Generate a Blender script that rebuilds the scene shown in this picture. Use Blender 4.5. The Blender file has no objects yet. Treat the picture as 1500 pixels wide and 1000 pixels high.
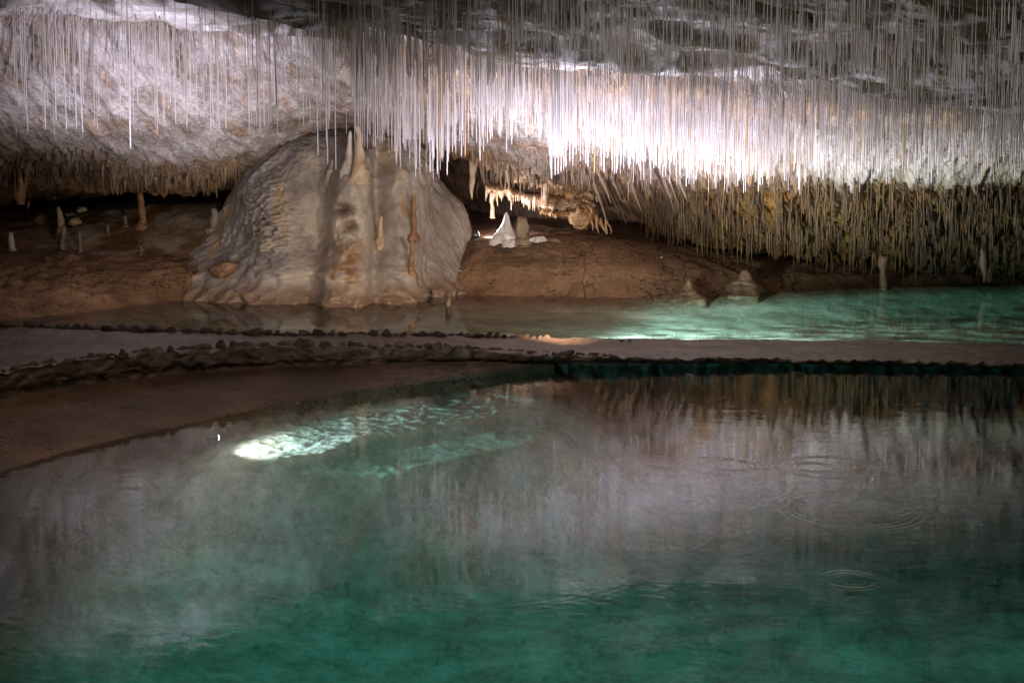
import bpy, bmesh, math, random
import numpy as np
from mathutils import Vector, Matrix
from mathutils.bvhtree import BVHTree

R = math.radians
random.seed(7)
rng = np.random.default_rng(11)
sc = bpy.context.scene
COL = sc.collection

# ------------------------------------------------------------------ camera
F = 2083.0            # focal length in pixels of a 1500 px wide frame
CAM_Z = 3.2
PITCH = R(6.0)
PPY = 170 + F * math.tan(PITCH)        # pixel row of the optical axis
cd = bpy.data.cameras.new('camera')
cam = bpy.data.objects.new('camera', cd)
COL.objects.link(cam)
cam.location = (0, 0, CAM_Z)
cam.rotation_euler = (R(90) - PITCH, 0, 0)
cd.sensor_width = 36.0
cd.lens = 36.0 * F / 1500.0
cd.shift_y = -(500 - PPY) / 1500.0
cd.clip_start = 0.1
cd.clip_end = 200
sc.camera = cam


def ray(x, y):
    dx = (np.asarray(x, float) - 750) / F
    dy = (PPY - np.asarray(y, float)) / F
    c, s = math.cos(PITCH), math.sin(PITCH)
    return dx, c + dy * s, -s + dy * c


def P(x, y, Y):
    """world point seen at photo pixel (x, y) standing Y metres away"""
    dx, dY, dz = ray(x, y)
    t = np.asarray(Y, float) / dY
    return np.stack(np.broadcast_arrays(dx * t, np.asarray(Y, float), CAM_Z + dz * t), -1)


def G(x, y, z):
    dx, dY, dz = ray(x, y)
    t = (np.asarray(z, float) - CAM_Z) / dz
    return np.stack(np.broadcast_arrays(dx * t, dY * t, np.asarray(z, float)), -1)


def pix(p):
    p = np.asarray(p, float)
    X, Y, Z = p[..., 0], p[..., 1], p[..., 2] - CAM_Z
    c, s = math.cos(PITCH), math.sin(PITCH)
    d = Y * c - Z * s
    u = Y * s + Z * c
    return 750 + F * X / d, PPY - F * u / d


# ------------------------------------------------------------------ noise
_perm = np.random.default_rng(3).permutation(256).astype(np.int64)
_perm = np.concatenate([_perm, _perm, _perm])
_g = np.random.default_rng(5).normal(size=(256, 3))
_g /= np.linalg.norm(_g, axis=1)[:, None]


def perlin(p):
    p = np.asarray(p, float)
    i = np.floor(p).astype(np.int64)
    f = p - i
    i &= 255
    w = f * f * f * (f * (f * 6 - 15) + 10)
    out = 0
    for a in (0, 1):
        for b in (0, 1):
            for c in (0, 1):
                h = _perm[_perm[_perm[i[..., 0] + a] + i[..., 1] + b] + i[..., 2] + c]
                g = _g[h]
                d = (g * (f - np.array([a, b, c]))).sum(-1)
                wx = w[..., 0] if a else 1 - w[..., 0]
                wy = w[..., 1] if b else 1 - w[..., 1]
                wz = w[..., 2] if c else 1 - w[..., 2]
                out = out + d * wx * wy * wz
    return out


def fbm(p, scale=(1, 1, 1), oct=4, seed=0.0, gain=0.5, ridged=False):
    p = np.asarray(p, float) * np.asarray(scale, float) + np.array([seed * 17.3, seed * 9.1, seed * 5.7])
    a, s, t = 1.0, 0, 0
    for k in range(oct):
        n = perlin(p) * 1.6
        if ridged:
            n = 1 - 2 * np.abs(n)
        s = s + a * n
        t += a
        a *= gain
        p = p * 2.03 + 7.7
    return s / t


def smooth(a, b, x):
    t = np.clip((np.asarray(x, float) - a) / (b - a), 0, 1)
    return t * t * (3 - 2 * t)


def mixc(c, d, t):
    t = np.asarray(t, float)[..., None]
    return np.asarray(c, float) * (1 - t) + np.asarray(d, float) * t


def interp_s(x, xs, ys, k=60):
    """linear interpolation rounded at its corners"""
    x = np.asarray(x, float)
    o = np.linspace(-k, k, 7)
    return sum(np.interp(x + d, xs, ys) for d in o) / 7


# ------------------------------------------------------------------ mesh helpers
def mesh_np(name, V, Fc, cols=None, smooth_sh=True):
    V = np.asarray(V, np.float32)
    Fc = np.asarray(Fc, np.int32)
    me = bpy.data.meshes.new(name)
    n, m = len(V), len(Fc)
    k = Fc.shape[1]
    me.vertices.add(n)
    me.vertices.foreach_set('co', V.ravel())
    me.loops.add(m * k)
    me.loops.foreach_set('vertex_index', Fc.ravel())
    me.polygons.add(m)
    me.polygons.foreach_set('loop_start', np.arange(0, m * k, k, dtype=np.int32))
    me.polygons.foreach_set('use_smooth', np.full(m, smooth_sh))
    me.update(calc_edges=True)
    me.validate()
    if cols is not None:
        at = me.color_attributes.new('Col', 'FLOAT_COLOR', 'POINT')
        c4 = np.ones((n, 4), np.float32)
        c4[:, :3] = cols
        at.data.foreach_set('color', c4.ravel())
    return me


def obj(name, me, mat, parent=None, loc=(0, 0, 0), rot=(0, 0, 0), scale=(1, 1, 1)):
    o = bpy.data.objects.new(name, me)
    COL.objects.link(o)
    if me is not None and mat is not None and len(me.materials) == 0:
        me.materials.append(mat)
    o.parent = parent
    o.location, o.rotation_euler, o.scale = loc, rot, scale
    return o


def tag(o, label=None, cat=None, group=None, kind=None):
    for k, v in (('label', label), ('category', cat), ('group', group), ('kind', kind)):
        if v:
            o[k] = v
    return o


def grid_faces(nu, nv, wrap=False, flip=False):
    """rows nv, columns nu; vertex index = row*nu + col"""
    j, i = np.meshgrid(np.arange(nv - 1), np.arange(nu if wrap else nu - 1), indexing='ij')
    i2 = (i + 1) % nu
    f = np.stack([j * nu + i, j * nu + i2, (j + 1) * nu + i2, (j + 1) * nu + i], -1).reshape(-1, 4)
    return f[:, ::-1] if flip else f


def loft(rows, subs):
    """rows: list of (nu,3); Catmull-Rom between them; returns (nv,nu,3), row positions"""
    out, pos = [], []
    n = len(rows)
    for k in range(n - 1):
        p0 = rows[max(k - 1, 0)]
        p1, p2 = rows[k], rows[k + 1]
        p3 = rows[min(k + 2, n - 1)]
        for q in range(subs[k]):
            t = q / subs[k]
            a = 0.5 * ((2 * p1) + (-p0 + p2) * t + (2 * p0 - 5 * p1 + 4 * p2 - p3) * t * t + (-p0 + 3 * p1 - 3 * p2 + p3) * t ** 3)
            l = p1 * (1 - t) + p2 * t
            out.append(0.6 * a + 0.4 * l)
            pos.append(k + t)
    out.append(rows[-1])
    pos.append(n - 1)
    return np.array(out), np.array(pos)


def normals(S):
    du = np.gradient(S, axis=1)
    dv = np.gradient(S, axis=0)
    n = np.cross(du, dv)
    return n / (np.linalg.norm(n, axis=-1, keepdims=True) + 1e-9)


# ------------------------------------------------------------------ materials
def new_mat(name):
    m = bpy.data.materials.new(name)
    m.use_nodes = True
    nt = m.node_tree
    nt.nodes.clear()
    return m, nt


class N:
    def __init__(s, nt):
        s.nt = nt

    def __call__(s, typ, **kw):
        n = s.nt.nodes.new(typ)
        for k, v in kw.items():
            if k.startswith('_'):
                setattr(n, k[1:], v)
        for k, v in kw.items():
            if not k.startswith('_'):
                key = int(k[1:]) if k[0] == 'i' and k[1:].isdigit() else k.replace('__', ' ')
                if isinstance(v, bpy.types.NodeSocket):
                    s.nt.links.new(v, n.inputs[key])
                else:
                    n.inputs[key].default_value = v
        return n

    def math(s, op, a, b=0.0, c=0.0):
        n = s.nt.nodes.new('ShaderNodeMath')
        n.operation = op
        for i, v in enumerate((a, b, c)):
            if isinstance(v, bpy.types.NodeSocket):
                s.nt.links.new(v, n.inputs[i])
            else:
                n.inputs[i].default_value = v
        return n.outputs[0]

    def mix(s, fac, a, b, blend='MIX'):
        n = s.nt.nodes.new('ShaderNodeMix')
        n.data_type = 'RGBA'
        n.blend_type = blend
        for i, v in ((0, fac), (6, a), (7, b)):
            if isinstance(v, bpy.types.NodeSocket):
                s.nt.links.new(v, n.inputs[i])
            else:
                n.inputs[i].default_value = v
        return n.outputs[2]

    def noise(s, vec, scale, detail=4, rough=0.55, dist=0.0):
        n = s('ShaderNodeTexNoise', Scale=scale, Detail=detail, Roughness=rough, Distortion=dist)
        s.nt.links.new(vec, n.inputs['Vector'])
        return n.outputs[0]

    def ramp(s, v, lo, hi):
        n = s.nt.nodes.new('ShaderNodeMapRange')
        n.interpolation_type = 'SMOOTHSTEP'
        s.nt.links.new(v, n.inputs[0])
        n.inputs[1].default_value, n.inputs[2].default_value = lo, hi
        return n.outputs[0]

    def coords(s, scale=(1, 1, 1), rot=(0, 0, 0)):
        g = s.nt.nodes.new('ShaderNodeTexCoord')
        src = g.outputs['Object']
        if any(rot):
            m0 = s('ShaderNodeMapping', Rotation=rot)
            s.nt.links.new(src, m0.inputs['Vector'])
            src = m0.outputs[0]
        mp = s('ShaderNodeMapping', Scale=scale)
        s.nt.links.new(src, mp.inputs['Vector'])
        return mp.outputs[0]


def rock_mat(name, stretch=(1, 1, 1), scale=6.0, bump=0.03, rough=0.6, spec=0.4, vary=0.45, fine=1.0, speck=0.0,
             streak=0.0, cracks=0.0, col=None, coat=0.0, pits=0.0, lean=0.0):
    m, nt = new_mat(name)
    n = N(nt)
    at = n('ShaderNodeAttribute', _attribute_name='Col').outputs[0] if col is None else n('ShaderNodeRGB').outputs[0]
    if col is not None:
        at.default_value = (*col, 1)
    v = n.coords(stretch, (0, lean, 0))
    v1 = n.coords()
    a = n.noise(v, scale * 0.35, 5, 0.6, 0.4)
    b = n.noise(v, scale * 2.2, 5, 0.65)
    c = n.noise(v1, scale * 9 * fine, 4, 0.7)
    k = n.math('ADD', n.math('MULTIPLY', a, 0.5), n.math('ADD', n.math('MULTIPLY', b, 0.32), n.math('MULTIPLY', c, 0.18)))
    kk = n.ramp(k, 0.33, 0.67)
    base = n.mix(kk, n.mix(1.0, at, (1 - vary, 1 - vary * 1.06, 1 - vary * 1.15, 1), 'MULTIPLY'),
                 n.mix(1.0, at, (1 + vary * 0.55, 1 + vary * 0.53, 1 + vary * 0.5, 1), 'MULTIPLY'))
    h = n.math('ADD', n.math('MULTIPLY', a, 1.0), n.math('ADD', n.math('MULTIPLY', b, 0.45), n.math('MULTIPLY', c, 0.16)))
    if streak:
        sv = n.coords((stretch[0] * 9, stretch[1] * 9, stretch[2] * 0.7), (0, lean, 0))
        st = n.noise(sv, 1.6, 4, 0.6, 0.3)
        base = n.mix(n.math('MULTIPLY', n.ramp(st, 0.5, 0.68), streak), base, n.mix(1.0, base, (0.45, 0.34, 0.22, 1), 'MULTIPLY'))
        h = n.math('ADD', h, n.math('MULTIPLY', st, 0.9))
    if cracks:
        wv = n('ShaderNodeVectorMath', _operation='ADD')
        nz = n('ShaderNodeTexNoise', Scale=2.2, Detail=3.0)
        nt.links.new(v1, nz.inputs['Vector'])
        sc_ = n('ShaderNodeVectorMath', _operation='SCALE')
        nt.links.new(nz.outputs['Color'], sc_.inputs[0])
        sc_.inputs['Scale'].default_value = 0.28
        nt.links.new(v1, wv.inputs[0])
        nt.links.new(sc_.outputs[0], wv.inputs[1])
        vo = n('ShaderNodeTexVoronoi', _feature='DISTANCE_TO_EDGE', Scale=3.4)
        nt.links.new(wv.outputs[0], vo.inputs['Vector'])
        sxx = n('ShaderNodeSeparateXYZ')
        nt.links.new(v1, sxx.inputs[0])
        gate = n.math('MULTIPLY', n.ramp(n.noise(v1, 1.1, 3), 0.44, 0.6), n.math('MULTIPLY', n.ramp(sxx.outputs[0], 0.2, 1.8), n.ramp(sxx.outputs[0], 7.0, 4.2)))
        line = n.math('MULTIPLY', n.math('SUBTRACT', 1.0, n.ramp(vo.outputs['Distance'], 0.004, 0.035)), gate)
        line = n.math('MULTIPLY', line, cracks)
        base = n.mix(line, base, n.mix(1.0, base, (0.3, 0.27, 0.24, 1), 'MULTIPLY'))
        h = n.math('SUBTRACT', h, n.math('MULTIPLY', line, 0.9))
    if pits:
        vp = n('ShaderNodeTexVoronoi', Scale=scale * 1.1, Randomness=1.0)
        nt.links.new(n.coords((1, 1.6, 1.6)), vp.inputs['Vector'])
        g2 = n.ramp(n.noise(v1, 1.3, 3), 0.48, 0.6)
        pit = n.math('MULTIPLY', n.math('SUBTRACT', 1.0, n.ramp(vp.outputs['Distance'], 0.12, 0.34)), g2)
        h = n.math('SUBTRACT', h, n.math('MULTIPLY', pit, pits))
        base = n.mix(n.math('MULTIPLY', pit, 0.55), base, n.mix(1.0, base, (0.4, 0.36, 0.33, 1), 'MULTIPLY'))
    bp = n('ShaderNodeBump', Strength=1.0, Distance=bump)
    nt.links.new(h, bp.inputs['Height'])
    rg = n.math('ADD', rough - 0.12, n.math('MULTIPLY', b, 0.25))
    p = n('ShaderNodeBsdfPrincipled')
    nt.links.new(base, p.inputs['Base Color'])
    nt.links.new(rg, p.inputs['Roughness'])
    nt.links.new(bp.outputs[0], p.inputs['Normal'])
    p.inputs['Specular IOR Level'].default_value = spec
    if coat:
        p.inputs['Coat Weight'].default_value = coat
        p.inputs['Coat Roughness'].default_value = 0.25
    o = n('ShaderNodeOutputMaterial')
    nt.links.new(p.outputs[0], o.inputs[0])
    return m


M = {}
M['shell'] = rock_mat('limestone_ceiling', (0.6, 1.3, 1), 6.0, 0.05, 0.62, 0.35, 0.5)
M['wall'] = rock_mat('limestone_wall', (1.3, 1, 0.3), 7.0, 0.045, 0.62, 0.35, 0.55, streak=0.7, lean=R(20))
M['rust'] = rock_mat('rust_stained_wall', (1.5, 1, 0.14), 8.0, 0.06, 0.6, 0.35, 0.7, streak=0.9)
M['flow'] = rock_mat('flowstone', (1, 1, 0.5), 7.0, 0.022, 0.5, 0.5, 0.26)
M['drip'] = rock_mat('dripstone', (1, 1, 0.35), 9.0, 0.03, 0.5, 0.5, 0.4)
M['mud'] = rock_mat('brown_mud', (1, 1, 1), 7.0, 0.085, 0.55, 0.45, 0.5, cracks=1.0, pits=0.9)
M['bank'] = rock_mat('wet_mud', (1, 1, 1), 7.0, 0.06, 0.5, 0.45, 0.45, pits=0.9)
M['path'] = rock_mat('path_clay', (1, 1.6, 1), 7.0, 0.022, 0.42, 0.5, 0.4, coat=0.15, pits=0.35)
M['stone'] = rock_mat('edging_rock', (1, 1, 1), 7.0, 0.03, 0.6, 0.4, 0.5)
M['bed'] = rock_mat('calcite_bed', (1, 1, 1), 5.0, 0.05, 0.8, 0.1, 0.5)
M['poolbed'] = rock_mat('pool_bed', (0.5, 1.2, 1), 5.0, 0.05, 0.8, 0.1, 0.6)


def straw_mat():
    m, nt = new_mat('straw_calcite')
    n = N(nt)
    at = n('ShaderNodeAttribute', _attribute_name='Col').outputs[0]
    v = n.coords((30, 30, 6))
    c = n.mix(n.noise(v, 1.0, 2), n.mix(1.0, at, (0.7, 0.66, 0.6, 1), 'MULTIPLY'), at)
    p = n('ShaderNodeBsdfPrincipled', Roughness=0.35)
    nt.links.new(c, p.inputs['Base Color'])
    t = n('ShaderNodeBsdfTranslucent')
    nt.links.new(c, t.inputs[0])
    mx = n('ShaderNodeMixShader', i0=0.35)
    nt.links.new(p.outputs[0], mx.inputs[1])
    nt.links.new(t.outputs[0], mx.inputs[2])
    o = n('ShaderNodeOutputMaterial')
    nt.links.new(mx.outputs[0], o.inputs[0])
    return m


M['straw'] = straw_mat()


def emit_mat(name, col, s):
    m, nt = new_mat(name)
    n = N(nt)
    e = n('ShaderNodeEmission', Color=(*col, 1), Strength=s)
    o = n('ShaderNodeOutputMaterial')
    nt.links.new(e.outputs[0], o.inputs[0])
    return m


def plain(name, col, rough, metal=0.0):
    m, nt = new_mat(name)
    n = N(nt)
    v = n.coords()
    c = n.mix(n.noise(v, 25, 3), (*[q * 0.6 for q in col], 1), (*[min(1, q * 1.2) for q in col], 1))
    p = n('ShaderNodeBsdfPrincipled', Roughness=rough, Metallic=metal)
    nt.links.new(c, p.inputs['Base Color'])
    o = n('ShaderNodeOutputMaterial')
    nt.links.new(p.outputs[0], o.inputs[0])
    return m


M['lampbody'] = plain('lamp_housing', (0.12, 0.12, 0.12), 0.4, 0.8)
M['lens'] = emit_mat('lamp_lens', (0.8, 0.85, 1.0), 9.0)

# drip rings on the lake: photo pixel of the centre, radius in metres, number of waves, strength
RINGS = [(210, 697, 0.44, 2, 1.0), (250, 800, 0.80, 2, 1.0), (1070, 681, 0.20, 2, 1.0), (1050, 682, 0.32, 2, 0.8),
         (1112, 682, 0.12, 2, 0.7), (1190, 684, 0.165, 3, 1.0), (1210, 684, 0.40, 2, 1.0), (1245, 745, 0.54, 3, 1.0),
         (1290, 742, 0.26, 3, 0.8), (1105, 737, 0.10, 3, 0.8), (1245, 848, 0.17, 3, 1.2), (1385, 748, 0.26, 2, 0.7),
         (880, 690, 0.7, 4, 0.5), (830, 760, 1.2, 5, 0.22), (960, 720, 0.9, 5, 0.35), (700, 800, 1.3, 4, 0.15), (430, 590, 0.5, 3, 0.5)]


def water_mat(name, rings, amp, dens, tint=(0.12, 0.82, 0.775)):
    m, nt = new_mat(name)
    n = N(nt)
    v = n.coords((1, 1, 0))
    w1 = n.noise(n.coords((0.75, 1.25, 0)), 5.5, 2, 0.5, 0.2)
    w2 = n.noise(n.coords((0.8, 1.3, 0), (0, 0, 0.5)), 13.0, 2, 0.5, 0.3)
    w3 = n.noise(v, 0.9, 2, 0.5)
    h = n.math('ADD', n.math('MULTIPLY', w1, 1.5 * amp), n.math('MULTIPLY', w2, 0.8 * amp))
    calm = n.math('ADD', 0.35, n.math('MULTIPLY', n.ramp(w3, 0.35, 0.65), 0.9))
    h = n.math('MULTIPLY', h, calm)
    sx = n('ShaderNodeSeparateXYZ')
    nt.links.new(v, sx.inputs[0])
    for (px, py, r, k, s) in rings:
        c = G(px, py, 0.0)
        dx = n.math('SUBTRACT', sx.outputs[0], float(c[0]))
        dy = n.math('SUBTRACT', sx.outputs[1], float(c[1]))
        rr = n.math('SQRT', n.math('ADD', n.math('MULTIPLY', dx, dx), n.math('MULTIPLY', dy, dy)))
        d = n.math('SUBTRACT', rr, r)
        lam = 0.055 + 0.02 * r
        e = n.math('DIVIDE', d, lam * k * 0.42)
        env = n.math('EXPONENT', n.math('MULTIPLY', n.math('MULTIPLY', e, e), -1.0))
        wv = n.math('SINE', n.math('MULTIPLY', d, 2 * math.pi / lam))
        h = n.math('ADD', h, n.math('MULTIPLY', n.math('MULTIPLY', wv, env), 0.0005 * s))
    bp = n('ShaderNodeBump', Strength=1.0, Distance=1.0)
    nt.links.new(h, bp.inputs['Height'])
    fr = n('ShaderNodeFresnel', IOR=1.45)
    nt.links.new(bp.outputs[0], fr.inputs['Normal'])
    tr = n('ShaderNodeBsdfTransparent')
    gl = n('ShaderNodeBsdfGlossy', Roughness=0.03)
    nt.links.new(bp.outputs[0], gl.inputs['Normal'])
    mx = n('ShaderNodeMixShader')
    nt.links.new(fr.outputs[0], mx.inputs[0])
    nt.links.new(tr.outputs[0], mx.inputs[1])
    nt.links.new(gl.outputs[0], mx.inputs[2])
    ab = n('ShaderNodeVolumeAbsorption', Color=(*tint, 1), Density=dens)
    o = n('ShaderNodeOutputMaterial')
    nt.links.new(mx.outputs[0], o.inputs[0])
    nt.links.new(ab.outputs[0], o.inputs[1])
    return m


M['lake'] = water_mat('lake_water', RINGS, 0.0008, 0.34)
M['pool'] = water_mat('pool_water', [], 0.0004, 0.22, (0.42, 0.90, 0.80))

# ------------------------------------------------------------------ cave shell
XS = np.array([-500, -150, 0, 130, 250, 380, 450, 520, 600, 680, 760, 850, 950, 1050, 1150, 1300, 1420, 1500, 1650, 2000.])
yE = np.array([20, 20, 28, 22, 24, 38, 50, 60, 68, 74, 80, 92, 105, 116, 126, 140, 148, 152, 156, 165.])
YE = np.array([23, 23, 22.9, 22.8, 22.7, 22.4, 22.2, 22, 21.9, 21.8, 21.7, 21.6, 21.5, 21.4, 21.3, 21.2, 21.2, 21.2, 21.2, 21.2])
yD2 = np.array([-20, -14, -8, -10, -6, 2, 8, 14, 20, 26, 30, 36, 42, 50, 56, 62, 66, 70, 74, 80.])
YD2 = YE - np.array([1.2, 1.2, 1.3, 1.4, 1.5, 1.7, 1.8, 2, 2.1, 2.2, 2.3, 2.4, 2.5, 2.6, 2.7, 2.8, 2.8, 2.8, 2.8, 2.8])
yH2 = np.array([110, 110, 115, 115, 115, 115, 115, 118, 128, 140, 150, 152, 160, 168, 176, 186, 192, 196, 200, 205.])
YH2 = YE + np.array([1.2] * 5 + [1.5, 1.8, 2, 2.0, 2.0, 2.0, 1.9, 1.8, 1.7, 1.7, 1.7, 1.7, 1.7, 1.7, 1.7])
yH3 = np.array([195, 195, 190, 200, 200, 185, 160, 158, 168, 180, 205, 212, 218, 222, 226, 230, 232, 234, 236, 240.])
YH3 = YE + np.array([2.8] * 5 + [3.1, 3.6, 3.8, 3.7, 3.6, 3.5, 3.2, 3.0, 2.9, 2.9, 2.9, 2.9, 2.9, 2.9, 2.9])
yI = np.array([268, 262, 258, 268, 272, 262, 205, 196, 202, 218, 254, 268, 272, 270, 266, 266, 268, 268, 270, 272.])
YI = np.array([27.4] * 6 + [27.9, 28.1, 28.0, 27.8, 27.0, 26.2, 25.4, 24.9, 24.7, 24.6, 24.6, 24.6, 24.6, 24.6])
yJ = np.array([262, 257, 254, 265, 268, 258, 200, 192, 198, 214, 252, 275, 318, 352, 366, 378, 394, 400, 400, 402.])
YJ = np.array([29.0] * 6 + [29.4, 29.6, 29.4, 29.2, 28.4, 27.8, 27.3, 27.2, 27.3, 27.4, 27.4, 27.4, 27.4, 27.4])
yK = np.array([345, 345, 340, 330, 310, 300, 300, 300, 300, 300, 300, 312, 330, 356, 370, 380, 396, 402, 402, 404.])
YK = np.array([32.0] * 6 + [32, 32, 32, 31.5, 30.0, 29.5, 29.5, 30, 30, 30, 30, 30, 30, 30])
NU = 760
xs = np.linspace(-480, 1980, NU)
ii = lambda a, k=45: interp_s(xs, XS, a, k)


def world_row(Y, z, w):
    X = (xs - 750) / 750 * w
    return np.stack([X, np.full(NU, Y), np.full(NU, z)], -1)


rows = [world_row(-9, 5.5, 8), world_row(-7, 7.5, 8), world_row(4, 6.6, 7), world_row(11, 5.9, 6.8),
        P(xs, -50 + 0 * xs, ii(YE) - interp_s(xs, [0, 400, 750, 1300], [2.6, 3.6, 4.4, 5.4])),
        P(xs, ii(yD2), ii(YD2)), P(xs, ii(yE) - 3, ii(YE) - 0.25), P(xs, ii(yE) + 12, ii(YE) + 0.35),
        P(xs, ii(yH2), ii(YH2)), P(xs, ii(yH3), ii(YH3)), P(xs, ii(yI), ii(YI)), P(xs, ii(yJ), ii(YJ)), P(xs, ii(yK), ii(YK))]
low = rows[-1].copy(); low[:, 2] = -1.2; low[:, 1] += 0.3
rows.append(low)
subs = [3, 4, 6, 8, 44, 50, 14, 56, 56, 46, 70, 24, 16]
S, vpos = loft(rows, subs)
NV = len(vpos)
Nn = normals(S)
# make normals face the camera side
tocam = np.array([0, 0, CAM_Z]) - S
Nn *= np.sign((Nn * tocam).sum(-1, keepdims=True))
vp = vpos[:, None] + 0 * S[..., 0]
xp = xs[None, :] + 0 * S[..., 0]
isceil = smooth(6.3, 5.9, vp) * 1.0
iswall = smooth(6.6, 7.2, vp)
right = smooth(900, 1060, xp)
D = 0.13 * fbm(S, (0.5, 0.5, 0.5), 3, 1)
# bedding steps of the ceiling
step = fbm(S, (0.22, 1.1, 0.3), 3, 2)
D += isceil * smooth(3.2, 4.2, vp) * (0.20 * np.tanh(step * 9) + 0.06 * fbm(S, (1.2, 3.0, 2), 4, 3, ridged=True))
# wall: slanting ribs
Sl = S.copy(); Sl[..., 0] += (S[..., 2]) * 0.35 * (1 - right)
D += iswall * (0.09 * fbm(Sl, (2.4, 0.7, 0.35), 4, 4, ridged=True) + 0.06 * fbm(Sl, (6.5, 1.5, 0.6), 3, 5, ridged=True) + 0.022 * fbm(S, (7, 7, 7), 3, 6))
lowr = iswall * right * smooth(9.6, 10.3, vp)
D += lowr * (0.16 * fbm(S, (3.0, 1.2, 0.3), 3, 7, ridged=True) + 0.10 * fbm(S, (8, 3, 0.5), 3, 8, ridged=True) + 0.03 * fbm(S, (4, 4, 2), 3, 14))
fr_w = np.exp(-((vp - 10.0) / 0.45) ** 2) * (1 - right)
D += fr_w * 0.10 * fbm(S, (5, 2, 0.6), 2, 9, ridged=True)
S = S + Nn * D[..., None]
# ragged dripping lower rims
drip = np.clip(fbm(np.stack([S[..., 0], 0 * S[..., 0], 0 * S[..., 0]], -1), (6, 1, 1), 3, 10), -0.2, 1)
S[..., 2] -= fr_w * 0.20 * np.maximum(drip, 0)
fr2 = np.exp(-((vp - 11.0) / 0.35) ** 2) * right
S[..., 2] -= fr2 * 0.35 * np.maximum(drip, -0.1)
# rock colours
nz = fbm(S, (0.9, 0.9, 0.9), 4, 11)
nz2 = fbm(Sl, (2.6, 1, 0.5), 4, 12)
nz3 = fbm(S, (1.7, 1.7, 1.7), 3, 13)
ceilc = mixc((0.046, 0.037, 0.017), (0.10, 0.08, 0.042), smooth(-0.25, 0.35, nz))
ceilc = mixc(ceilc, (0.52, 0.48, 0.46), smooth(420, 300, xp) * smooth(-0.3, 0.3, nz3 + 0.2) * 0.8)
crust = smooth(0.42, 0.66, fbm(S, (1.6, 6.5, 3.0), 5, 15, 0.6, ridged=True) + 0.10 * smooth(700, 1000, xp)) * smooth(-0.15, 0.25, nz3)
crust = np.maximum(crust, smooth(0.35, 0.7, fbm(S, (5, 11, 6), 3, 21, 0.6, ridged=True)) * np.exp(-((vp - 6.05) / 0.16) ** 2) * smooth(500, 600, xp))
ceilc = mixc(ceilc, (0.50, 0.47, 0.48), crust * smooth(3.9, 4.3, vp))
wallc = mixc((0.26, 0.21, 0.17), (0.42, 0.38, 0.36), smooth(-0.3, 0.3, nz))
wallc = mixc(wallc, (0.60, 0.56, 0.55), smooth(560, 380, xp) * smooth(-0.5, 0.2, nz) * 0.7)
wallc = mixc(wallc, (0.36, 0.23, 0.13), 0.75 * smooth(0.1, 0.45, nz2))
wallc = mixc(wallc, (0.46, 0.29, 0.14), 0.7 * np.exp(-((vp - 7.3) / 0.45) ** 2) * smooth(480, 560, xp) * smooth(-0.4, 0.2, nz3))
base_w = smooth(9.25, 10.0, vp + 0.35 * nz2) * (1 - right)
wallc = mixc(wallc, mixc((0.22, 0.13, 0.075), (0.36, 0.22, 0.12), smooth(-0.2, 0.3, nz2)), base_w)
wallc = mixc(wallc, (0.20, 0.13, 0.09), smooth(330, 0, xp) * smooth(8.6, 9.6, vp + 0.4 * nz) * 0.8)
rb = mixc((0.16, 0.072, 0.014), (0.125, 0.072, 0.016), smooth(-0.15, 0.3, nz + 0.3 * smooth(1050, 1300, xp)))
rb = mixc(rb, (0.19, 0.095, 0.03), 0.8 * smooth(0.15, 0.5, nz2))
wallc = mixc(wallc, rb, right * smooth(9.65, 10.1, vp + 0.25 * nz2))
wallc = mixc(wallc, (0.30, 0.30, 0.22), 0.6 * right * smooth(1150, 1450, xp) * smooth(9.0, 9.5, vp) * smooth(10.0, 9.8, vp))
deep = smooth(10.6, 11.2, vp) * (1 - right)
wallc = mixc(wallc, (0.16, 0.10, 0.065), deep)
shc = mixc(ceilc, wallc, smooth(6.15, 6.5, vp + 0.12 * nz2))
fcs = grid_faces(NU, NV)
k_wall = int(np.searchsorted(vpos, 6.25))
# the ceiling and the wall are two sheets that meet along the ceiling's edge
Vs = S.reshape(-1, 3)
def cut(name, r0, r1):
    idx = np.arange(r0 * NU, r1 * NU)
    return mesh_np(name, Vs[idx], grid_faces(NU, r1 - r0), shc.reshape(-1, 3)[idx])
tag(obj('ceiling', cut('ceiling', 0, k_wall + 1), M['shell']), kind='structure')
wo = tag(obj('cave_wall', cut('cave_wall', k_wall, NV), M['wall']), kind='structure')
wo.data.materials.append(M['rust'])
mi = ((lowr + 0.12 * nz2) > 0.5)[k_wall:NV - 1, :NU - 1]
wo.data.polygons.foreach_set('material_index', mi.ravel().astype(np.int32))

# ------------------------------------------------------------------ far floor (mud behind the back pool)
TX = np.array([-500, -150, 0, 100, 200, 330, 400, 550, 660, 690, 760, 900, 1000, 1100, 1300, 1500, 1700, 2000.])
t1 = np.array([500, 485, 470, 460, 447, 434, 430, 430, 432, 433, 434, 436, 435, 430, 422, 418, 418, 418.])
t2y = np.array([372, 370, 366, 368, 372, 376, 392, 402, 400, 352, 351, 352, 362, 376, 384, 394, 398, 400.])
t2Y = np.array([26.4, 26.4, 26.2, 26.2, 26.1, 26.0, 26.1, 26.2, 26.3, 26.3, 26.3, 26.4, 26.6, 26.9, 27.5, 27.8, 27.8, 27.8])
t3y = np.array([330, 328, 326, 318, 304, 296, 300, 310, 325, 338, 338, 335, 345, 366, 379, 392, 396, 398.])
t3Y = np.array([28.2] * 3 + [28.2, 28.0, 27.9, 28, 28, 28, 27.6, 27.7, 28.1, 28.3, 28.6, 28.8, 28.8, 28.8, 28.8])
NT = 620
xt = np.linspace(-480, 1980, NT)
it = lambda a, k=14: interp_s(xt, TX, a, k)
sh = G(xt, it(t1), 0.0)
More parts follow.
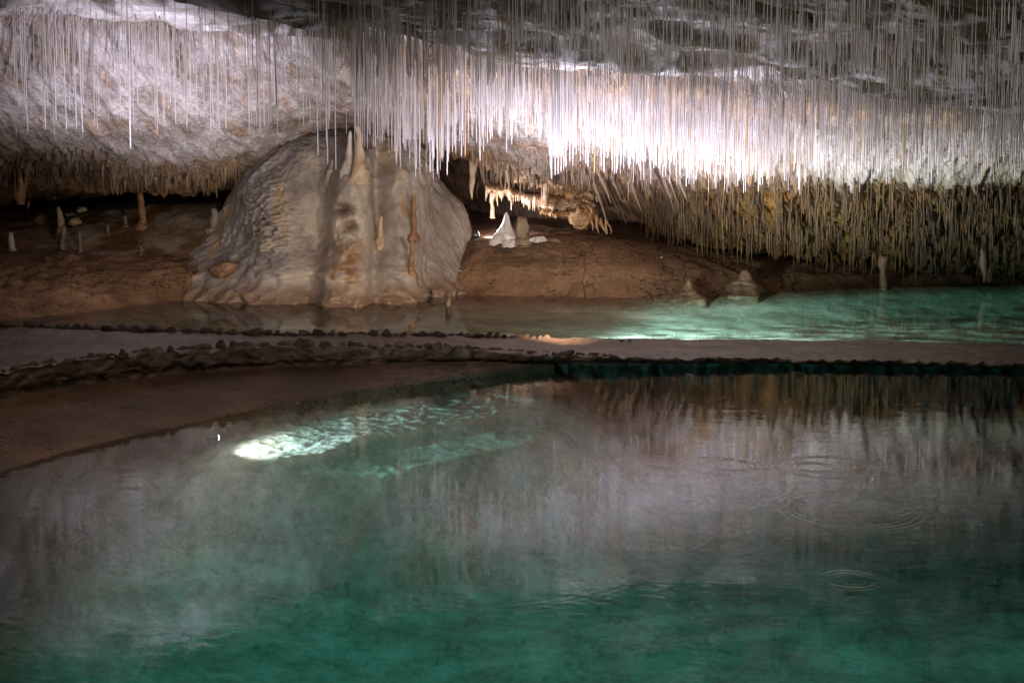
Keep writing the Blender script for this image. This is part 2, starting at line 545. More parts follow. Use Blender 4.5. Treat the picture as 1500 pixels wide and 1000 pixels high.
ub = sh.copy(); ub[:, 1] -= 1.6; ub[:, 2] = -0.34
ub2 = sh.copy(); ub2[:, 1] = 20.9 - 0 * xt; ub2[:, 2] = -0.20
ub3 = sh.copy(); ub3[:, 1] = interp_s(xt, [-500, 0, 300, 700, 1500], [18.6, 18.4, 18.4, 18.8, 18.75]); ub3[:, 2] = -0.42
b1 = P(xt, it(t1) * 0.45 + it(t2y) * 0.55, sh[:, 1] * 0.62 + it(t2Y) * 0.38)
b2 = P(xt, it(t2y), it(t2Y)); b3 = P(xt, it(t3y), it(t3Y))
b4 = b3.copy(); b4[:, 1] = 31.5; b4[:, 2] += 0.15
T, tp = loft([ub3, ub2, ub, sh, b1, b2, b3, b4], [10, 40, 16, 44, 44, 40, 20])
tv = tp[:, None] + 0 * T[..., 0]
tx = xt[None] + 0 * T[..., 0]
land = smooth(2.6, 3.4, tv)
T[..., 2] += land * smooth(0, 1, 1) * (0.06 * fbm(T, (1.1, 1.1, 1), 4, 31) + 0.035 * fbm(T, (4.5, 4.5, 3), 4, 32))
T[..., 2] += smooth(3.3, 2.0, tv) * 0.05 * fbm(T, (1.5, 2.5, 1), 4, 33)
# lumpy trampled ground on the left
T[..., 2] += smooth(420, 300, tx) * smooth(3.1, 3.6, tv) * smooth(5.2, 4.6, tv) * 0.12 * fbm(T, (2.4, 2.4, 2.4), 4, 34, ridged=True)
T[..., 1] += np.exp(-((tv - 4.4) / 0.8) ** 2) * smooth(660, 700, tx) * smooth(900, 760, tx) * 0.12 * fbm(T, (2, 2, 5), 4, 35, ridged=True)
n1 = fbm(T, (1.2, 1.2, 1.2), 4, 36)
mudc = mixc((0.145, 0.072, 0.034), (0.23, 0.125, 0.066), smooth(-0.3, 0.3, n1))
mudc = mixc(mudc, (0.30, 0.18, 0.105), smooth(680, 780, tx) * smooth(1080, 900, tx) * 0.6)
mudc = mixc(mudc, (0.30, 0.25, 0.19), smooth(4.6, 5.1, tv) * smooth(420, 300, tx) * smooth(0, 150, tx) * smooth(-0.1, 0.3, n1 + 0.1))
clod = np.exp(-((tv - 4.55) / 0.5) ** 2) * smooth(665, 690, tx) * smooth(880, 780, tx) * smooth(-0.3, 0.25, fbm(T, (4, 4, 4), 3, 38))
mudc = mixc(mudc, (0.07, 0.042, 0.027), clod * 0.85)
T[..., 2] += clod * 0.05
bedc = mixc((0.52, 0.53, 0.45), (0.72, 0.72, 0.63), smooth(-0.3, 0.3, fbm(T, (0.8, 2.2, 1), 4, 37)))
bedc = mixc(bedc, (0.42, 0.37, 0.24), smooth(900, 600, tx) * 0.75)
fc = mixc(bedc, mudc, smooth(2.5, 3.0, tv))
ff = grid_faces(NT, len(tp))
kq = int(np.searchsorted(tp, 2.6))
Tf = T.reshape(-1, 3); cf = fc.reshape(-1, 3)
idx = np.arange(0, (kq + 1) * NT)
tag(obj('pool_bed', mesh_np('pool_bed', Tf[idx], grid_faces(NT, kq + 1), cf[idx]), M['poolbed']), kind='structure')
idx = np.arange(kq * NT, len(tp) * NT)
tag(obj('mud_floor', mesh_np('mud_floor', Tf[idx], grid_faces(NT, len(tp) - kq), cf[idx]), M['mud']), kind='structure')

# ------------------------------------------------------------------ path, its rough wall and the near mud bank
PX = np.array([-500, -200, 0, 100, 250, 400, 600, 700, 800, 950, 1100, 1250, 1500, 2000.])
zP = np.array([0.55, 0.55, 0.52, 0.50, 0.46, 0.40, 0.30, 0.22, 0.15, 0.11, 0.09, 0.08, 0.08, 0.08])
yBk = np.array([470, 474, 479, 482, 487, 490, 492, 493, 495, 498, 499, 500, 506, 516.])
yFr = np.array([640, 585, 546, 529, 514, 507, 509, 513, 519, 523, 523, 526, 531, 540.])
yFt = np.array([690, 625, 580, 562, 546, 535, 528, 526, 528, 531, 530.5, 532.5, 537, 546.])
zFt = np.array([0.26, 0.26, 0.25, 0.23, 0.20, 0.17, 0.12, 0.09, 0.02, -0.02, -0.02, -0.02, -0.02, -0.02])
NP = 700
xq = np.linspace(-480, 1980, NP)
iq = lambda a, k=30: interp_s(xq, PX, a, k)
zp, zf = iq(zP), iq(zFt)
bk = G(xq, iq(yBk), zp); fr = G(xq, iq(yFr), zp); ft = G(xq, iq(yFt), zf)
bkd = bk.copy(); bkd[:, 1] += 0.25; bkd[:, 2] = -0.9
bk1 = bk.copy(); bk1[:, 1] += 0.06; bk1[:, 2] -= 0.06
md = 0.5 * bk + 0.5 * fr
fr1 = fr.copy(); fr1[:, 1] -= 0.05; fr1[:, 2] -= 0.03
wm = 0.5 * fr1 + 0.5 * ft; wm[:, 1] -= 0.03
ftd = ft.copy(); ftd[:, 1] -= 0.1; ftd[:, 2] -= 0.5
Q, qp = loft([bkd, bk1, bk, md, fr, fr1, wm, ft, ftd], [8, 4, 16, 16, 4, 12, 12, 8])
qv = qp[:, None] + 0 * Q[..., 0]; qx = xq[None] + 0 * Q[..., 0]
top = smooth(1.5, 2.2, qv) * smooth(4.6, 3.9, qv)
face = smooth(3.9, 4.6, qv)
Q[..., 2] += top * (0.03 * fbm(Q, (0.9, 2, 1), 3, 41) + 0.022 * fbm(Q, (4, 4, 1), 4, 42))
Q[..., 1] -= face * (0.07 + 0.11 * fbm(Q, (3.5, 3, 5), 4, 43, gain=0.62, ridged=True))
Q[..., 2] += np.exp(-((qv - 4.6) / 0.7) ** 2) * 0.06 * fbm(Q, (5, 3, 3), 4, 44, ridged=True)
Q[..., 2] += np.exp(-((qv - 1.7) / 0.6) ** 2) * 0.025 * fbm(Q, (2.5, 2, 2), 4, 45)
n1 = fbm(Q, (1.5, 1.5, 2), 4, 46)
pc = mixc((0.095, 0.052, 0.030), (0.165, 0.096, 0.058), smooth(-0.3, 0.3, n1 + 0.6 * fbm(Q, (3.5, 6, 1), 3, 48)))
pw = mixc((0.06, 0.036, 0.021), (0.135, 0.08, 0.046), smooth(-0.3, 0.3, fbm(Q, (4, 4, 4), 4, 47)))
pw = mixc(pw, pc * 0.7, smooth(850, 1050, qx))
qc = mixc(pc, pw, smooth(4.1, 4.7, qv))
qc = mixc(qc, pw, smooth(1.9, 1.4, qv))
qc = mixc(qc, (0.009, 0.007, 0.005), smooth(0.0, -0.06, Q[..., 2]) * smooth(4.1, 4.7, qv))  # painted near-black below the waterline to dim a strip lit too strongly
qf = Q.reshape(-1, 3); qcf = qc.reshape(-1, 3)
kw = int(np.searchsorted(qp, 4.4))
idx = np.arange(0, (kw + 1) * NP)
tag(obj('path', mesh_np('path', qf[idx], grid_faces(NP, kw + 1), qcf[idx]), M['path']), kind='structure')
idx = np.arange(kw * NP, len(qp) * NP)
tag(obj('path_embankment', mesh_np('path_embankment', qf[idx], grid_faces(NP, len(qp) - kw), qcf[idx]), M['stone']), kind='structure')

SX = np.array([-500, -200, 0, 100, 200, 300, 450, 550, 640, 720, 785, 830, 950, 1250, 1500, 2000.])
ySh = np.array([860, 770, 690, 660, 636, 615, 582, 567, 555, 544, 535, 532, 533, 534, 539, 548.])
shl = G(xq, interp_s(xq, SX, ySh, 24), 0.0)
shl[:, 1] += 0.05 * fbm(np.stack([shl[:, 0] * 1.5, 0 * zp, 0 * zp], -1), (1, 1, 1), 4, 51)
m1 = ft * 0.6 + shl * 0.4; m1[:, 2] = zf * 0.78
m2 = ft * 0.25 + shl * 0.75; m2[:, 2] = zf * 0.34
ud = shl.copy(); ud[:, 1] -= 0.40; ud[:, 2] = -0.42
f0 = ft.copy(); f0[:, 1] += 0.2; f0[:, 2] = zf + 0.0
B, bp_ = loft([f0, ft, m1, m2, shl, ud], [5, 26, 26, 26, 14])
bv = bp_[:, None] + 0 * B[..., 0]
bx = xq[None] + 0 * B[..., 0]
amp = smooth(0.2, 1.4, bv) * smooth(4.6, 3.4, bv) * smooth(830, 760, bx)
B[..., 2] += amp * (0.035 * fbm(B, (0.9, 0.9, 1), 3, 52) + 0.014 * fbm(B, (5, 5, 1), 4, 53) + 0.03 * smooth(470, 600, bx) * fbm(B, (3, 5, 1), 3, 54, ridged=True))
B[..., 2] -= smooth(800, 870, bx) * 0.2
bc = mixc((0.095, 0.045, 0.021), (0.15, 0.076, 0.038), smooth(-0.3, 0.3, fbm(B, (1.3, 1.3, 1), 4, 55)))
bc = mixc(bc, (0.17, 0.105, 0.075), smooth(470, 620, bx) * 0.7)
kc = int(np.searchsorted(xq, 815))
B = B[:, :kc]; bc = bc[:, :kc]
tag(obj('mud_bank', mesh_np('mud_bank', B.reshape(-1, 3), grid_faces(kc, len(bp_)), bc.reshape(-1, 3)), M['bank']), kind='structure')

# ------------------------------------------------------------------ lake bed
bxs = np.concatenate([np.linspace(-14, -4.6, 90), np.linspace(-4.55, 1.5, 250), np.linspace(1.6, 14, 130)]); bys = np.concatenate([np.linspace(-2, 12.9, 110), np.linspace(13, 17.6, 210), np.linspace(17.7, 19.6, 40)])
XX, YY = np.meshgrid(bxs, bys)
q = shl[np.argsort(shl[:, 0])]
q = q[(q[:, 0] > -15) & (q[:, 0] < 15)]
q[:, 1] = np.convolve(np.pad(q[:, 1], 12, mode='edge'), np.ones(25) / 25, mode='valid')
d2 = np.full(XX.shape, 1e9)
for a in q:
    d2 = np.minimum(d2, (XX - a[0]) ** 2 + (YY - a[1]) ** 2)
s = np.sqrt(d2) * np.sign(np.interp(XX, q[:, 0], q[:, 1]) - YY)
pts = np.stack([XX, YY, 0 * XX], -1)
s2 = s + 0.16 * fbm(pts, (1.3, 1.3, 1), 4, 61)
zz = np.interp(s2, [-3, 0, 0.25, 0.9, 1.26, 1.42, 1.6, 2.1, 2.55, 4.2, 8, 14], [-0.3, -0.08, -0.25, -0.30, -0.27, -0.38, -0.36, -0.40, -1.5, -1.95, -1.9, -1.75])
rt = smooth(0.2, 2.2, XX)
zr = np.interp(s2, [-3, 0, 0.25, 0.8, 2, 4, 14], [-0.5, -0.7, -1.1, -1.5, -1.8, -1.8, -1.7])
lf = np.maximum(smooth(-2.95, -3.6, XX), smooth(14.0, 13.3, YY))
zz = zz * (1 - rt) + zr * rt
zz = zz * (1 - lf) + np.interp(s2, [-3, 0, 0.3, 0.9, 2, 4, 14], [-0.3, -0.12, -0.4, -0.9, -1.4, -1.6, -1.7]) * lf
zz += (0.03 * fbm(pts, (2.2, 3.0, 1), 4, 62, ridged=True) + 0.035 * fbm(pts, (6, 8, 1), 3, 67, ridged=True)) * smooth(0.1, 0.5, s) * (0.4 + 0.6 * smooth(1.5, 1.2, s)) * smooth(3.2, 2.2, s) + 0.03 * smooth(-2.9, -1.0, XX) * smooth(1.45, 1.2, s2) + 0.018 * fbm(pts, (7, 7, 1), 3, 63) * smooth(0.1, 0.5, s) + 0.05 * fbm(pts, (0.5, 0.5, 1), 3, 64) * smooth(2, 5, s)
zz = np.minimum(zz, -0.05 - 0.0 * zz)
pts[..., 2] = zz
nb = fbm(pts, (1.3, 1.3, 1), 4, 65)
peb = fbm(pts, (9, 9, 1), 2, 66)
bdc = mixc((0.44, 0.46, 0.40), (0.56, 0.58, 0.51), smooth(-0.3, 0.35, nb))
bdc = mixc(bdc, (0.26, 0.28, 0.24), 0.8 * smooth(0.32, 0.5, peb))
bdc = mixc(bdc * np.array([0.64, 0.93, 0.93]), (0.74, 0.60, 0.50), smooth(1.4, 1.0, s2) * smooth(-2.0, -2.6, XX) * 0.9)  # teal of deep water and warm cast near the lamp painted into the bed
bdc = mixc(bdc, (0.74, 0.66, 0.64), smooth(1.4, 1.1, s2) * smooth(-2.6, -1.8, XX) * 0.8)
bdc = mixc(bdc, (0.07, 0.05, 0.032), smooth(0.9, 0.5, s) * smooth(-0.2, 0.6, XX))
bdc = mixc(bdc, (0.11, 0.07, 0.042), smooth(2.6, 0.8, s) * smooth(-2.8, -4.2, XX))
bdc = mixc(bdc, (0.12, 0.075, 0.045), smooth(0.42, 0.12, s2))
bdc = mixc(bdc, (0.74, 0.72, 0.64), np.exp(-((s2 - 1.27) / 0.06) ** 2) * 0.9 * smooth(-3.0, -2.6, XX) * smooth(13.4, 13.9, YY) * smooth(0.6, -0.4, XX))
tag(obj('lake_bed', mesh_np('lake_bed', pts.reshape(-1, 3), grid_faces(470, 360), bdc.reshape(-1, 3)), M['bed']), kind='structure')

# ------------------------------------------------------------------ water (closed bodies that meet inside the path)
mid = np.stack([md[:, 0], md[:, 1]], -1)
mid = mid[np.argsort(mid[:, 0])]


def water(name, near, mat):
    wx = np.linspace(-13, 13, 90)
    my = np.interp(wx, mid[:, 0], mid[:, 1])
    y0, y1 = (np.full_like(wx, -3.0), my - 0.002) if near else (my + 0.002, np.full_like(wx, 31.0))
    n = len(wx)
    V = []
    for yy, z in ((y0, -2.2), (y0, 0.0), (y1, 0.0), (y1, -2.2)):
        V += [(a, b, z) for a, b in zip(wx, yy)]
    Fq = []
    for r in range(4):
        r2 = (r + 1) % 4
        for i in range(n - 1):
            Fq.append((r * n + i, r * n + i + 1, r2 * n + i + 1, r2 * n + i))
    me = bpy.data.meshes.new(name)
    me.from_pydata(V, [], Fq + [(0, n, 2 * n, 3 * n), (n - 1, 4 * n - 1, 3 * n - 1, 2 * n - 1)])
    bm = bmesh.new(); bm.from_mesh(me); bmesh.ops.recalc_face_normals(bm, faces=bm.faces[:]); bm.to_mesh(me); bm.free()
    return tag(obj(name, me, mat), kind='structure')


water('lake_water', True, M['lake'])
water('pool_water', False, M['pool'])

# ------------------------------------------------------------------ ray casting onto the ground for placing things
def bvh(names):
    out = []
    for nme in names:
        me = bpy.data.objects[nme].data
        out.append(BVHTree.FromPolygons([v.co[:] for v in me.vertices], [p.vertices[:] for p in me.polygons]))
    return out


GROUND = bvh(['mud_floor', 'mud_bank', 'path'])
WALLS = bvh(['cave_wall', 'ceiling'])
DOME = []


def hit(x, y, trees):
    d = Vector([float(q) for q in ray(x, y)]).normalized()
    o = Vector((0, 0, CAM_Z))
    best = None
    for t in trees:
        r = t.ray_cast(o, d)
        if r[0] is not None and (best is None or r[3] < best[1]):
            best = (r[0], r[3])
    return None if best is None else best[0]


# ------------------------------------------------------------------ dripstone shapes
def lathe(name, prof, seed, rough=0.12, nseg=18, sway=0.0, colf=None, fr=6.0, sq=(1, 1), sub=5, rib=0.0):
    """prof: [(z, r)] from bottom to top; a rough surface of revolution with a wandering axis, closed at both ends"""
    z = np.array([p[0] for p in prof], float); r = np.array([p[1] for p in prof], float)
    t = np.linspace(0, len(prof) - 1, (len(prof) - 1) * sub + 1)
    zz = np.interp(t, np.arange(len(prof)), z)
    rr = np.interp(t, np.arange(len(prof)), r)
    k = len(zz)
    if k > 5:
        rs = rr.copy(); rs[1:-1] = 0.25 * rr[:-2] + 0.5 * rr[1:-1] + 0.25 * rr[2:]; rr = rs
    th = np.linspace(0, 2 * np.pi, nseg, endpoint=False)
    H = abs(z[-1] - z[0]) + 1e-6
    ax = sway * np.stack([fbm(np.stack([zz / H * 1.5, 0 * zz + seed, 0 * zz], -1), (1, 1, 1), 2, seed), fbm(np.stack([zz / H * 1.5, 0 * zz, 0 * zz + seed], -1), (1, 1, 1), 2, seed + 1)], -1)
    p = np.zeros((k, nseg, 3))
    p[..., 0] = rr[:, None] * np.cos(th) * sq[0]; p[..., 1] = rr[:, None] * np.sin(th) * sq[1]; p[..., 2] = zz[:, None]
    rm = rr.max()
    nn = fbm(p + seed * 3.1, (fr, fr, fr * 0.6), 4, seed)
    m = 1 + rough * 2.2 * nn
    if rib:
        m = m + rib * np.sin(th * 7 + seed + 3 * nn)[...] * smooth(0, 0.4, (zz.max() - zz) / H)[:, None]
    p[..., 0] *= m; p[..., 1] *= m
    p[..., 0] += ax[:, 0:1]; p[..., 1] += ax[:, 1:2]
    p[..., 2] += rough * rm * 0.5 * fbm(p, (fr, fr, fr), 2, seed + 4)
    V = p.reshape(-1, 3)
    Fs = [tuple(f) for f in grid_faces(nseg, k, wrap=True)]
    V = np.vstack([V, [[ax[0, 0], ax[0, 1], zz[0]], [ax[-1, 0], ax[-1, 1], zz[-1]]]])
    nb_ = len(V)
    for i in range(nseg):
        j = (i + 1) % nseg
        Fs.append((nb_ - 2, j, i)); Fs.append((nb_ - 1, (k - 1) * nseg + i, (k - 1) * nseg + j))
    me = bpy.data.meshes.new(name)
    me.from_pydata(V.tolist(), [], [tuple(int(q) for q in f) for f in Fs])
    me.polygons.foreach_set('use_smooth', [True] * len(me.polygons))
    if colf is not None:
        c = np.asarray(colf(V), float)
        if c.ndim == 1:
            c = np.tile(c, (len(V), 1))
        at = me.color_attributes.new('Col', 'FLOAT_COLOR', 'POINT')
        c4 = np.ones((len(V), 4), np.float32); c4[:, :3] = c
        at.data.foreach_set('color', c4.ravel())
    me.update()
    return me


def px_len(n, Y):
    return n * Y / F


# ------------------------------------------------------------------ the flowstone dome
def build_dome():
    cx, cy = (505 - 750) / F * 27.0, 27.35
    zb, zt = -0.25, float(P(505, 186, 27.3)[2])
    L = np.array([(4.4, 0.0), (3.9, 0.19), (3.1, 0.26), (2.62, 0.33), (2.28, 0.41), (2.04, 0.56), (1.72, 0.74), (1.34, 0.88), (1.0, 0.945), (0.6, 0.985), (0.0, 1.0)])
    Rr = np.array([(2.7, 0.0), (2.6, 0.08), (2.5, 0.16), (2.40, 0.32), (2.14, 0.52), (1.74, 0.72), (1.34, 0.86), (1.0, 0.94), (0.6, 0.98), (0.0, 1.0)])
    nu, nv = 420, 300
    th = np.linspace(R(175), R(365), nu)            # the side that faces the cave, left to right
    h = np.concatenate([np.linspace(0, 0.86, 230), np.linspace(0.862, 1.0, 70)])
    rl = 1.09 * np.interp(h, L[:, 1], L[:, 0]); rr = np.interp(h, Rr[:, 1], Rr[:, 0])
    TH, Hh = np.meshgrid(th, h)
    wr = smooth(-0.6, 0.6, np.cos(TH))
    Rx = rl[:, None] * (1 - wr) + rr[:, None] * wr
    Ry = (rl * 0.5 + rr * 0.5)[:, None] * 0.80
    X = Rx * np.cos(TH); Yv = Ry * np.sin(TH); Z = zb + Hh * (zt - zb)
    # lobes that run down from the crown
    u = X
    px = 505 + u / 27.0 * F * 1.02
    bell = lambda c, w: np.exp(-((px - c) / w) ** 2)
    fade = smooth(1.0, 0.72, Hh)
    out = 1.35 * fade * (0.22 * bell(432, 42) * smooth(0.9, 0.6, Hh) - 0.24 * bell(484, 17) + 0.42 * np.exp(-((px - 524) / (17 + 30 * (1 - Hh))) ** 2) - 0.20 * bell(562, 10) + 0.18 * bell(592, 30) - 0.10 * bell(640, 16))
    # under-cut rim near the foot
    rim = bell(470, 62)
    hp = (Hh - 0.215)
    out += rim * (0.16 * np.exp(-((hp - 0.03) / 0.05) ** 2) - 0.16 * smooth(0.01, -0.03, hp))
    out += bell(600, 60) * -0.05 * smooth(0.2, 0.1, Hh)
    q3 = np.stack([X, Yv, Z], -1)
    out += 0.13 * fbm(q3, (1.7, 1.7, 0.35), 3, 71, ridged=True) * smooth(1.0, 0.8, Hh) + 0.04 * fbm(q3, (4.2, 4.2, 0.4), 3, 79, ridged=True) + 0.03 * fbm(q3, (1.5, 1.5, 2.2), 3, 70) + 0.022 * fbm(q3, (10, 10, 4), 3, 72)
    # scaly popcorn patches and holes
    pop = np.clip(bell(412, 30) * np.exp(-((Hh - 0.52) / 0.2) ** 2) * 1.5 + 0.5 * bell(440, 22) * np.exp(-((Hh - 0.4) / 0.2) ** 2), 0, 1)
    out += pop * 0.16 * fbm(q3, (6, 6, 10), 3, 73, ridged=True)
    hole = np.exp(-(((px - 515) / 11) ** 2 + ((Hh - 0.56) / 0.030) ** 2)) + np.exp(-(((px - 525) / 8) ** 2 + ((Hh - 0.47) / 0.028) ** 2))
    out -= 0.30 * hole
    out += 0.05 * bell(520, 20) * fbm(q3, (12, 12, 4), 2, 74, ridged=True) * smooth(0.62, 0.5, Hh) * smooth(0.15, 0.3, Hh)
    foot = smooth(0.2, 0.06, Hh)
    out += foot * (0.14 + 0.30 * fbm(q3, (2.2, 2.2, 2.8), 4, 75, gain=0.6, ridged=True))
    # comb of drips along the rim
    Z = Z - rim * np.exp(-((hp) / 0.025) ** 2) * 0.08 * np.maximum(0, fbm(np.stack([X, 0 * X, 0 * X], -1), (11, 1, 1), 2, 76))
    nrm = np.stack([np.cos(TH), np.sin(TH), 0.35 * smooth(0.6, 1, Hh)], -1)
    p = np.stack([X, Yv, Z], -1) + nrm * out[..., None]
    p[..., 0] += cx; p[..., 1] += cy
    # colours
    n1 = fbm(q3, (1.2, 1.2, 0.6), 4, 77); n2 = fbm(q3, (3.5, 3.5, 0.5), 4, 78)
    c = mixc((0.25, 0.215, 0.195), (0.39, 0.335, 0.29), smooth(-0.3, 0.3, n1))
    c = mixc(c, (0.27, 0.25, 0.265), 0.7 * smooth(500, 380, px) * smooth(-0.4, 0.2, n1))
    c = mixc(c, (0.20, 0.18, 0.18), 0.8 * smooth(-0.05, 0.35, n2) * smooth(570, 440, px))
    c = mixc(c, (0.24, 0.18, 0.13), 0.6 * smooth(0.05, 0.4, fbm(q3, (5, 5, 0.35), 3, 69)))
    och = np.exp(-((px - 346 - (0.6 - Hh) * -70) / 9) ** 2) * smooth(0.1, 0.2, Hh) * smooth(0.62, 0.5, Hh)
    och = np.maximum(och, np.exp(-((px - 575 - (0.8 - Hh) * 60) / 9) ** 2) * smooth(0.45, 0.55, Hh) * smooth(0.95, 0.8, Hh) * 0.9)
    och = np.maximum(och, 0.7 * np.exp(-((px - 438 - (0.7 - Hh) * 20) / 6) ** 2) * smooth(0.3, 0.5, Hh) * smooth(0.85, 0.7, Hh))
    c = mixc(c, (0.52, 0.34, 0.15), och * smooth(-0.5, 0.3, n2) * 0.65)
    rust = np.exp(-((px - 522) / 24) ** 2) * smooth(0.48, 0.3, Hh) * smooth(0.1, 0.22, Hh)
    c = mixc(c, (0.20, 0.085, 0.022), rust * smooth(-0.35, 0.2, n2) * 0.95)
    c = mixc(c, (0.16, 0.10, 0.06), np.clip(hole, 0, 1) * 0.8)
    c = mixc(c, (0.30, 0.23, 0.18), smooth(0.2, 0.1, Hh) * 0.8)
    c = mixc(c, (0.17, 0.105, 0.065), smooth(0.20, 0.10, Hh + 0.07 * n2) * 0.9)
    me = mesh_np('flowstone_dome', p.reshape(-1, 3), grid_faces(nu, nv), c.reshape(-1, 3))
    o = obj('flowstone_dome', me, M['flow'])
    tag(o, 'huge pale domed flowstone mound with ochre streaks standing at the edge of the back pool', 'flowstone mound')
    return o


dome = build_dome()
DOME = bvh(['flowstone_dome'])
pale = lambda V: mixc((0.40, 0.35, 0.31), (0.5, 0.45, 0.40), smooth(-0.3, 0.3, fbm(V, (6, 6, 6), 3, 81)))
tan = lambda V: mixc((0.34, 0.24, 0.15), (0.48, 0.36, 0.24), smooth(-0.3, 0.3, fbm(V, (6, 6, 4), 3, 82)))
brown = lambda V: mixc((0.17, 0.085, 0.04), (0.30, 0.16, 0.08), smooth(-0.3, 0.3, fbm(V, (8, 8, 4), 3, 83)))
dark = lambda V: mixc((0.08, 0.05, 0.03), (0.16, 0.10, 0.06), smooth(-0.3, 0.3, fbm(V, (8, 8, 4), 3, 84)))
white = lambda V: mixc((0.62, 0.58, 0.56), (0.78, 0.76, 0.74), smooth(-0.3, 0.3, fbm(V, (7, 7, 5), 3, 85)))

# spires and knobs that grow out of the dome: its parts
def dome_part(name, px, ytop, ybase, wpx, colf, seed, taper=0.45, mat='drip'):
    b = hit(px, ybase, DOME)
    if b is None:
        return
    H = px_len(ybase - ytop, b.y); w = px_len(wpx, b.y) / 2
    me = lathe(name, [(-0.3, w * 2.6), (-0.1, w * 2.0), (0.03, w * 1.5), (H * 0.25, w), (H * 0.6, w * 0.75), (H * 0.93, w * taper), (H, w * taper * 0.4)], seed, 0.28, 18, 0.05, colf, 11)
    obj(name, me, M[mat], dome, (b.x, b.y - 0.02, b.z))

dome_part('spire', 525, 183, 244, 15, tan, 1.3)
dome_part('spire', 511, 192, 236, 10, pale, 2.3)
dome_part('knob', 485, 233, 250, 7, pale, 3.3)
dome_part('knob', 559, 316, 350, 9, tan, 4.3, 0.6)
#dome_part('knob', 646, 250, 262, 6, brown, 5.3)
#dome_part('knob', 425, 220, 246, 6, brown, 6.3)
#dome_part('crust', 420, 240, 268, 20, brown, 7.3, 0.7)

# ------------------------------------------------------------------ stalagmites
STAL = [
    (207, 280, 330, 11, 'brown', 'tall reddish brown stalagmite standing on the grey slope left of the dome'),
    (89, 303, 337, 9, 'tan', 'tan stalagmite leaning beside the pale boulders at the far left'),
    (80, 280, 306, 8, 'brown', 'short brown stalagmite in the dark behind the pale boulders'),
    (42, 294, 318, 5, 'dark', 'thin dark stalagmite at the far left edge of the cave floor'),
    (184, 315, 330, 7, 'dark', 'small dark stump with a pale tip left of the tall reddish stalagmite'),
    (157, 328, 342, 5, 'dark', 'tiny dark peg on the mud floor, left of the pale-tipped stump'),
    (117, 337, 370, 6, 'dark', 'slim dark brown stalagmite at the top of the left mud slope'),
    (17, 340, 366, 8, 'pale', 'pale grey stalagmite at the far left on the mud rise'),
    (315, 305, 334, 12, 'pale', 'pale stalagmite growing beside the left flank of the dome'),
    (206, 358, 372, 6, 'dark', 'stubby dark stalagmite low on the left mud slope'),
    (93, 330, 366, 10, 'dark', 'stout dark stalagmite below the pale boulders'),
    (606, 286, 346, 8, 'brown', 'tall rust brown stalagmite in front of the right side of the dome'),
    (603, 352, 400, 8, 'brown', 'knobbly rust brown stalagmite below the tall one at the right of the dome'),
    (742, 310, 350, 34, 'white', 'broad white stalagmite cone lit by the floodlight beside it'),
    (766, 318, 350, 20, 'tan', 'lumpy tan coral-like stalagmite right of the white cone'),
    (1010, 408, 436, 46, 'mudtan', 'tan pointed conical stalagmite at the water edge of the central mud bank'),
    (1092, 394, 428, 56, 'mudtan', 'broad grey brown stalagmite boss on the mud below the brown right wall'),
]
mudtan = lambda V: mixc((0.13, 0.072, 0.038), (0.22, 0.135, 0.08), smooth(-0.3, 0.3, fbm(V, (4, 4, 3), 3, 86)))
CF = {'mudtan': mudtan, 'brown': brown, 'tan': lambda V: tan(V) * 0.65, 'dark': dark, 'pale': lambda V: pale(V) * 0.62, 'white': white}
for k, (px, yt, yb, w, cn, lab) in enumerate(STAL):
    b = hit(px, yb, GROUND + DOME)
    H = px_len(yb - yt, b.y); ww = px_len(w, b.y) / 2
    if w > 30:
        pr = [(-0.25, ww * 1.8), (-0.02, ww * 1.35), (0.06, ww), (H * 0.25, ww * 0.72), (H * 0.55, ww * 0.42), (H * 0.85, ww * 0.2), (H, ww * 0.06)]
        if px == 1092:
            pr = [(-0.25, ww * 1.4), (-0.02, ww * 1.25), (H * 0.2, ww * 1.0), (H * 0.5, ww * 0.75), (H * 0.75, ww * 0.42), (H * 0.95, ww * 0.22), (H, ww * 0.05)]
        me = lathe('stalagmite', pr, k + 0.7, 0.26, 32, 0.05, CF[cn], 5, sub=8, rib=0.05)
    else:
        pr = [(-0.12, ww * 2.6), (0, ww * 1.9), (H * 0.08, ww * 1.2), (H * 0.18, ww), (H * 0.5, ww * 1.05), (H * 0.8, ww * 0.85), (H * 0.95, ww * 0.7), (H, ww * 0.3)]
        me = lathe('stalagmite', pr, k + 0.7, 0.3, 16, 0.05, CF[cn], 12, sub=6)
    o = obj('stalagmite', me, M['drip'], None, b)
    tag(o, lab, 'stalagmite', 'stalagmites on the cave floor')

# dark post standing in the back pool
b = Vector(G(657, 448, 0.0))
me = lathe('broken_stump', [(-0.9, 0.055), (0.0, 0.05), (0.12, 0.045), (0.18, 0.06), (0.24, 0.045), (0.25, 0.02)], 9.2, 0.25, 12, 0.03, dark, 14)
tag(obj('stalagmite_stump', me, M['drip'], None, b), 'dark broken stalagmite stump sticking out of the back pool', 'stump')

